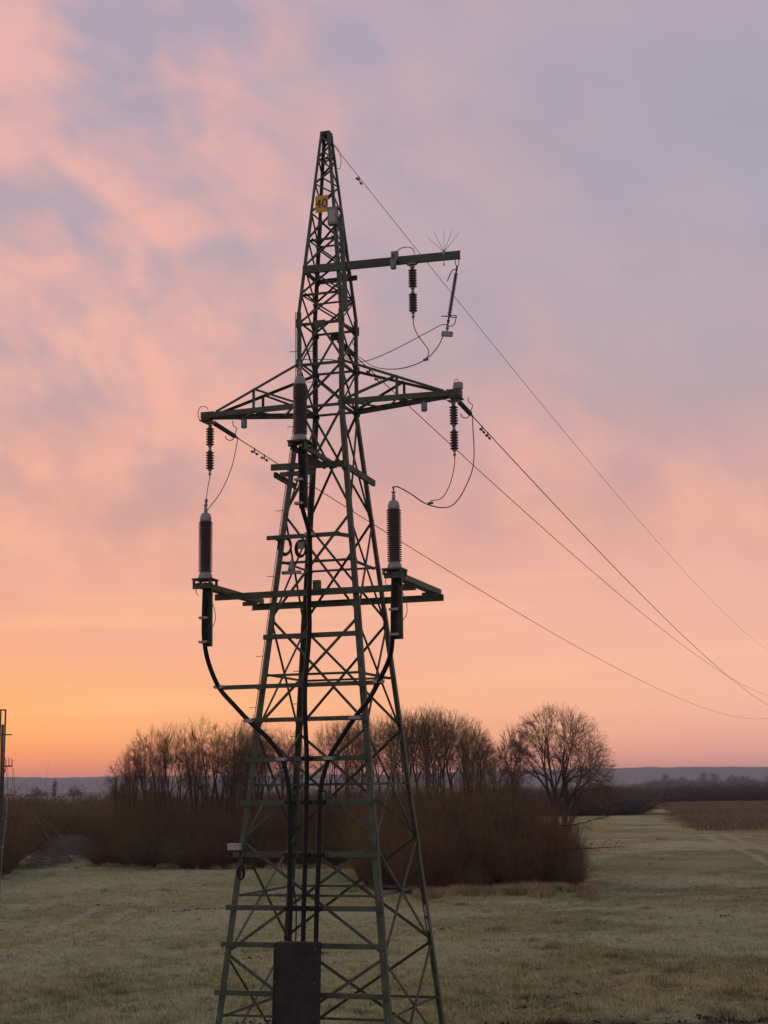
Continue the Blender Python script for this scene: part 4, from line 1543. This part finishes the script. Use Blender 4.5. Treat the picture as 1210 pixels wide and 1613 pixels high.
# ---------------------------------------------------------------- thickets
def stems_clump(rng, n, rad, hgt, lean=.35, segs=4, twigs=5, r=.016, tw=.55):
    a = rng.uniform(0, 2 * np.pi, n)
    q = np.sqrt(rng.random(n))
    base = np.stack([np.cos(a) * q * rad * .55, np.sin(a) * q * rad * .55, np.zeros(n) - .05], 1)
    out = np.stack([np.cos(a) * q, np.sin(a) * q, np.zeros(n)], 1)
    h = hgt * (1 - .38 * q ** 2) * rng.uniform(.35, 1.0, n) ** .8
    h = h * np.where(rng.random(n) < .06, 1.35, 1.0)
    lean = lean * np.where(rng.random(n) < .15, 2.2, 1.0)
    P = [base]
    d = np.stack([out[:, 0] * lean, out[:, 1] * lean, np.ones(n)], 1) + rng.normal(0, .10, (n, 3))
    for k in range(segs):
        d = d + rng.normal(0, .10, (n, 3)) + out * .05
        dd = d / np.linalg.norm(d, axis=1, keepdims=True)
        P.append(P[-1] + dd * (h / segs)[:, None])
    A0, A1, R0, R1 = [], [], [], []
    for k in range(segs):
        A0.append(P[k]); A1.append(P[k + 1])
        R0.append(np.full(n, r * (1 - k / segs * .8))); R1.append(np.full(n, r * (1 - (k + 1) / segs * .8)))
    for k in range(twigs):
        t = rng.uniform(.25, 1.0, n) * (segs - 1e-3)
        i = t.astype(int)
        f = (t - i)[:, None]
        PP = np.stack(P)
        p = PP[i, np.arange(n)] * (1 - f) + PP[i + 1, np.arange(n)] * f
        d2 = rng.normal(0, .75, (n, 3))
        d2[:, 2] = np.abs(d2[:, 2]) + .45
        d2 /= np.linalg.norm(d2, axis=1, keepdims=True)
        A0.append(p); A1.append(p + d2 * tw * rng.uniform(.5, 1.7, (n, 1)))
        R0.append(np.full(n, r * .45)); R1.append(np.full(n, r * .18))
    return tubes(np.concatenate(A0), np.concatenate(A1), np.concatenate(R0), np.concatenate(R1), 3)


def thicket(name, label, spots, seed, material, per=260, lean=.35, r=.016, twigs=5, loc=None, variants=5, tw=.55):
    """spots: (x, y, radius, height)"""
    rng = np.random.default_rng(seed)
    protos = [stems_clump(rng, per, 1.0, 1.0 * 5, lean, 4, twigs, r, tw) for _ in range(variants)]
    VV, FF, TT, k = [], [], [], 0
    cx, cy = np.mean([s[0] for s in spots]), np.mean([s[1] for s in spots])
    for i, (x, y, rd, hh) in enumerate(spots):
        v, f = protos[i % variants]
        a = rng.uniform(0, 6.28)
        ca, sa = np.cos(a), np.sin(a)
        w = np.stack([(v[:, 0] * ca - v[:, 1] * sa) * rd + x - cx, (v[:, 0] * sa + v[:, 1] * ca) * rd + y - cy, v[:, 2] * hh / 5 + gz(x, y)], 1)
        VV.append(w); FF.append(f + k); k += len(w)
        TT.append(np.full(len(w), rng.random(), np.float32))
    me = arr_mesh(name, np.concatenate(VV), [np.concatenate(FF)])
    me.attributes.new('kind_of_shrub', 'FLOAT', 'POINT').data.foreach_set('value', np.concatenate(TT))
    o = link_mesh(name, me, material, None, (cx, cy, 0))
    tag(o, label, "thicket", None, 'stuff')
    return o


rng = np.random.default_rng(5)
# right thicket: front edge at about 95 m
sp = []
for x in np.arange(-.8, 10.3, 1.1):
    for rr_ in range(5):
        y = 96.2 + rr_ * 3.0 + rng.normal(0, .5) + (3.0 if x < .5 else 0)
        hh = (6.3 + .25 * rr_) * rng.uniform(.80, 1.12)
        if rr_ == 0:
            hh *= rng.uniform(.55, 1.0)
        sp.append((x + rng.normal(0, .4) - (.5 if x > 9 else 0), y, rng.uniform(.8, 1.6) * (.65 if x > 8.8 else 1), hh))
sp += [(10.9, 104.0, .8, 5.6), (11.7, 106.0, .8, 5.0), (12.4, 107.0, .7, 4.2), (11.2, 101.0, .7, 4.6), (10.9, 97.2, .8, 3.6), (11.2, 99.5, .8, 3.0), (11.0, 96.4, .6, 1.9), (11.6, 97.6, .5, 1.5), (8.2, 95.0, .5, 1.6), (5.1, 94.9, .6, 2.0), (2.4, 95.0, .5, 1.4)]
thicket("willow_thicket", "dense brown willow thicket below the grove, right of the pylon", sp, 51, M_THICKET, 250, .30, .017, 6)
# left thicket behind the pylon: front edge about 122 to 132 m
sp = []
for x in np.arange(-24.0, 0.2, 1.35):
    for rr_ in range(4):
        y = 124.6 + rr_ * 3.6 + rng.normal(0, .6) + ss(np.array(-x), 15, 25) * 9
        hh = (5.9 + .3 * rr_) * rng.uniform(.78, 1.12) * (.85 if x < -22 else 1)
        if rr_ == 0:
            hh *= rng.uniform(.45, .9)
        sp.append((x + rng.normal(0, .5), float(y), rng.uniform(.9, 1.9), hh))
thicket("willow_thicket", "dense brown willow thicket below the left tree row", sp, 52, M_THICKET, 210, .32, .017, 6)
# far left thicket by the mast, running back from the edge, and the scrub behind the brushwood
sp = []
for i in range(30):
    y = rng.uniform(111, 140)
    x = -28.4 - (y - 111) * .17 - rng.uniform(0, 7)
    sp.append((x, y, rng.uniform(1.2, 2.0), rng.uniform(5.0, 6.6)))
for i in range(40):
    x = rng.uniform(-46, -24)
    sp.append((x, rng.uniform(156, 178), rng.uniform(1.4, 2.4), rng.uniform(5.2, 7.0)))
thicket("willow_thicket", "dark willow thicket at the left edge beside the mast", sp, 53, M_THICKET, 200, .35, .017, 6)


# thin taller saplings between the trunks, above the thickets
sp = [(x + rng.normal(0, .4), 113 + rng.uniform(0, 8), rng.uniform(.8, 1.3), rng.uniform(7.2, 9.0)) for x in np.arange(-1.5, 9.2, .55)]
thicket("sapling_scrub", "thin brown saplings between the trunks of the right grove", sp, 54, M_THICKET, 60, .22, .013, 6)
sp = [(x + rng.normal(0, .5), 130 + rng.uniform(0, 9), rng.uniform(.9, 1.4), rng.uniform(6.8, 9.0)) for x in np.arange(-23, -1.0, .7)]
thicket("sapling_scrub", "thin brown saplings between the trunks of the left row", sp, 55, M_THICKET, 55, .22, .013, 6)


# far hedges
def hedge(name, label, x0, x1, y0, y1, n, h0, h1, seed, per=110):
    r_ = np.random.default_rng(seed)
    s_ = [(r_.uniform(x0, x1), r_.uniform(y0, y1), r_.uniform(2.5, 4.5), r_.uniform(h0, h1)) for _ in range(n)]
    thicket(name, label, s_, seed, M_HEDGE, per, .5, .04, 4, None, 4, .8)


hedge("far_hedge", "dark hedge just beyond the green field, right of the spreading tree", 28, 47, 300, 320, 46, 3.6, 5.0, 61)
hedge("far_hedge", "low dark hedge left of the dark bush beyond the green field", 16, 34, 296, 330, 34, 3.6, 5.2, 62)
hedge("far_hedge", "long dark hedge line beyond the reddish field", 52, 175, 466, 500, 130, 4.0, 5.6, 63, 90)
hedge("far_hedge", "second hedge line far behind on the right", 30, 240, 560, 620, 130, 4.4, 6.0, 64, 70)
hedge("far_scrub", "faint scrub far out on the plain at the right", 225, 360, 1350, 1450, 70, 6, 10, 66, 60)
hedge("far_hedge", "far scrub line beyond the left thicket", -120, 30, 330, 380, 130, 4.6, 6.2, 65, 80)


# brush heap and leaning dead branches at the left
def brush():
    r_ = np.random.default_rng(71)
    n = 900
    t = r_.random(n)
    cx = -29.6 + 2.2 * t + r_.normal(0, .7, n)
    cy = 130 + 24 * t + r_.normal(0, 1.2, n)
    h = np.clip(2.3 * np.exp(-((t - .45) / .38) ** 2) * r_.random(n), 0, None)
    p = np.stack([cx - cx.mean(), cy - cy.mean(), h], 1)
    d = r_.normal(0, 1, (n, 3)) * np.array([1, .6, .45])
    d /= np.linalg.norm(d, axis=1, keepdims=True)
    V, F = tubes(p - d * .5, p + d * r_.uniform(.4, 1.3, (n, 1)), .022, .010, 3)
    o = link_mesh("brush_heap", arr_mesh("brush_heap", V, [F]), M_DEADWOOD, None, (cx.mean(), cy.mean(), gz(cx.mean(), cy.mean())))
    tag(o, "heap of greyish cut brushwood left of the meadow", "brushwood", None, 'stuff')
    for i, (x, y, dx, dz, lb) in enumerate(((-28.6, 136, -2.6, 4.2, "pale dead branch leaning left over the brushwood heap"), (-27.7, 137, -2.2, 3.4, "shorter pale branch leaning beside the longer one"))):
        mb = MB()
        pts = [(0, 0, 0), (dx * .3, .1, dz * .42), (dx * .7, .2, dz * .85), (dx * 1.15, .3, dz)]
        mb.tube(spline(pts, 6), [.06 - .045 * k / 18 for k in range(19)], 6)
        tag(mb.obj("dead_branch", M_DEADWOOD, None, (x, y, gz(x, y) + .2)), lb, "branch", "dead branches on the brushwood")


brush()


def low_branch():
    r_ = np.random.default_rng(77)
    x0, y0 = 10.6, 96.6
    for z, dx, dz, lb in ((3.7, 3.0, .5, "upper bare branch sticking out of the right thicket over the field"), (2.3, 3.9, .1, "lower bare branch sticking out of the right thicket over the field")):
        mb = MB()
        pts = spline([(0, 0, 0), (dx * .35, -.2, dz * .2), (dx * .7, -.3, dz * .75), (dx, -.3, dz)], 5)
        mb.tube(pts, [.045 - .038 * k / 15 for k in range(16)], 5)
        for k in range(3, 15):
            for _ in range(2):
                p = pts[k]
                q = p + Vector((r_.uniform(.2, .8), r_.uniform(-.4, .4), r_.uniform(-.5, .55)))
                mb.tube([p, p.lerp(q, .5) + Vector((0, 0, .05)), q], [.014, .010, .005], 4)
        tag(mb.obj("bare_branch", M_BARK, None, (x0, y0, gz(x0, y0) + z)), lb, "branch", "bare branches out of the right thicket")


low_branch()


# ---------------------------------------------------------------- grass
def grass(name, label, n_tufts, region, material, hgt, blades, width, seed, flat=.8, dens=None):
    r_ = np.random.default_rng(seed)
    x, y = region(r_, n_tufts)
    keep = np.ones(len(x), bool)
    for pts, wd, st in RUTS:
        keep &= seg_dist(x, y, pts) > wd * .7
    for pts, wd in SOILS:
        keep &= seg_dist(x, y, pts) + .5 * wd * vnoise(x * 2, y * 2, 50) > wd * .7
    x, y = x[keep], y[keep]
    if dens is not None:
        k2 = dens(x, y, r_)
        x, y = x[k2], y[k2]
    z = ground_z(x, y)
    n = len(x)
    V = []
    size = r_.uniform(.6, 1.25, n) * (1 + .6 * vnoise(x * .5, y * .5, 41))
    for b in range(blades):
        a = r_.uniform(0, 2 * np.pi, n)
        f = r_.uniform(.3, 1.0, n) * flat
        dx, dy = np.cos(a), np.sin(a)
        L = hgt * size * r_.uniform(.6, 1.3, n)
        bx = x + r_.normal(0, .05, n)
        by = y + r_.normal(0, .05, n)
        w = width * r_.uniform(.7, 1.4, n)
        p0 = np.stack([bx - dy * w, by + dx * w, z - .02], 1)
        p1 = np.stack([bx + dy * w, by - dx * w, z - .02], 1)
        tip = np.stack([bx + dx * L * f, by + dy * L * f, z + L * np.sqrt(np.maximum(1 - f * f, .05))], 1)
        V.append(np.stack([p0, p1, tip], 1))
    V = np.concatenate(V).reshape(-1, 3)
    F = np.arange(len(V)).reshape(-1, 3)
    me = arr_mesh(name, V, [F])
    tv = np.clip(r_.random(n) * .6 + .2 + .9 * vnoise(x * 1.3, y * 1.3, 48), 0, 1)
    me.attributes.new('tuft', 'FLOAT', 'POINT').data.foreach_set('value', np.tile(np.repeat(tv, 3), blades).astype(np.float32))
    o = link_mesh(name, me, material)
    tag(o, label, "grass", None, 'stuff')


def meadow_region(r_, n):
    u = r_.random(n)
    y = 1 / (1 / 38.0 - u * (1 / 38.0 - 1 / 150.0))     # denser close by, thinning with distance
    x = r_.uniform(-1, 1, n) * (y * .29 + 4)
    return x, y


grass("meadow_grass", "short frosted grass of the meadow", 80000, meadow_region, M_GRASS, .14, 5, .012, 81, .93)


def edge_region(r_, n):
    x = r_.uniform(1.5, 11.8, n)
    y = 94.8 - np.abs(r_.normal(0, 1, n)) * (2.1 + 1.6 * vnoise(x * .5, x * 0, 42)) + .8 * vnoise(x * .8, x * 0, 43)
    return x, y


grass("dry_grass", "tall straw coloured dead grass along the thicket foot", 8000, edge_region, M_STRAW, .45, 7, .016, 82, .85, lambda x, y, r_: vnoise(x * .9, y * .9, 44) + .6 * vnoise(x * 2.6, y * 2.6, 45) > -.05)


def left_edge(r_, n):
    x = r_.uniform(-25, 1, n)
    y = 122.8 + ss(-x, 15, 25) * 9 - np.abs(r_.normal(0, .8, n))
    return x, y


grass("dry_grass", "dry grass fringe along the left thicket foot", 4200, left_edge, M_STRAW, .42, 6, .016, 83, .85, lambda x, y, r_: vnoise(x * .7, y * .7, 46) + .6 * vnoise(x * 2.1, y * 2.1, 47) > .0)


def tussock_region(r_, n):
    cx, cy = meadow_region(r_, 160)
    i = r_.integers(0, 160, n)
    return cx[i] + r_.normal(0, .22, n), cy[i] + r_.normal(0, .22, n)


grass("grass_tussocks", "taller tussocks scattered over the meadow", 5500, tussock_region, M_GRASS, .26, 6, .012, 84, .8)


def x_seed(y):
    return y * .07


def reed_region(r_, n):
    y = r_.uniform(203, 455, n)
    e = 40 + 3 * vnoise(y * .3, x_seed(y), 49) + (y - 205) * (80 - 43) / 250
    return e + r_.random(n) * (y * .27 + 5 - e), y


grass("reed_bed", "reddish brown reed field beyond the meadow on the right", 12000, reed_region,
      thicket_mat("dead_reeds", (0.190, 0.105, 0.060), (0.150, 0.080, 0.050), (0.21, 0.135, 0.075)), .55, 4, .03, 85, .8)


def clods():
    r_ = np.random.default_rng(91)
    V, F, k = [], [], 0
    ph = np.array([(0, 0, 1), (0, 0, -.4)] + [(math.cos(a), math.sin(a), .25) for a in np.linspace(0, 2 * math.pi, 7)[:-1]])
    fc = np.array([(0, 2 + i, 2 + (i + 1) % 6) for i in range(6)] + [(1, 2 + (i + 1) % 6, 2 + i) for i in range(6)])
    spots = []
    for pts, wd in SOILS:
        for _ in range(int(40 * wd * len(pts))):
            i = r_.integers(0, len(pts) - 1)
            t = r_.random()
            a, b = pts[i], pts[i + 1]
            spots.append((a[0] + (b[0] - a[0]) * t + r_.normal(0, wd * .5), a[1] + (b[1] - a[1]) * t + r_.normal(0, wd * .5), r_.uniform(.02, .07)))
    for _ in range(22):                      # mole hills out on the grass
        x, y = meadow_region(r_, 1)
        for _ in range(9):
            spots.append((x[0] + r_.normal(0, .16), y[0] + r_.normal(0, .16), r_.uniform(.03, .08)))
    for x, y, s in spots:
        v = ph * s * r_.uniform(.7, 1.3, (8, 3)) + np.array([x, y, gz(x, y)])
        V.append(v); F.append(fc + k); k += 8
    o = link_mesh("soil_clods", arr_mesh("soil_clods", np.concatenate(V), [np.concatenate(F)]), M_SOIL)
    tag(o, "dark clods of bare soil in the grass", "soil", None, 'stuff')


clods()
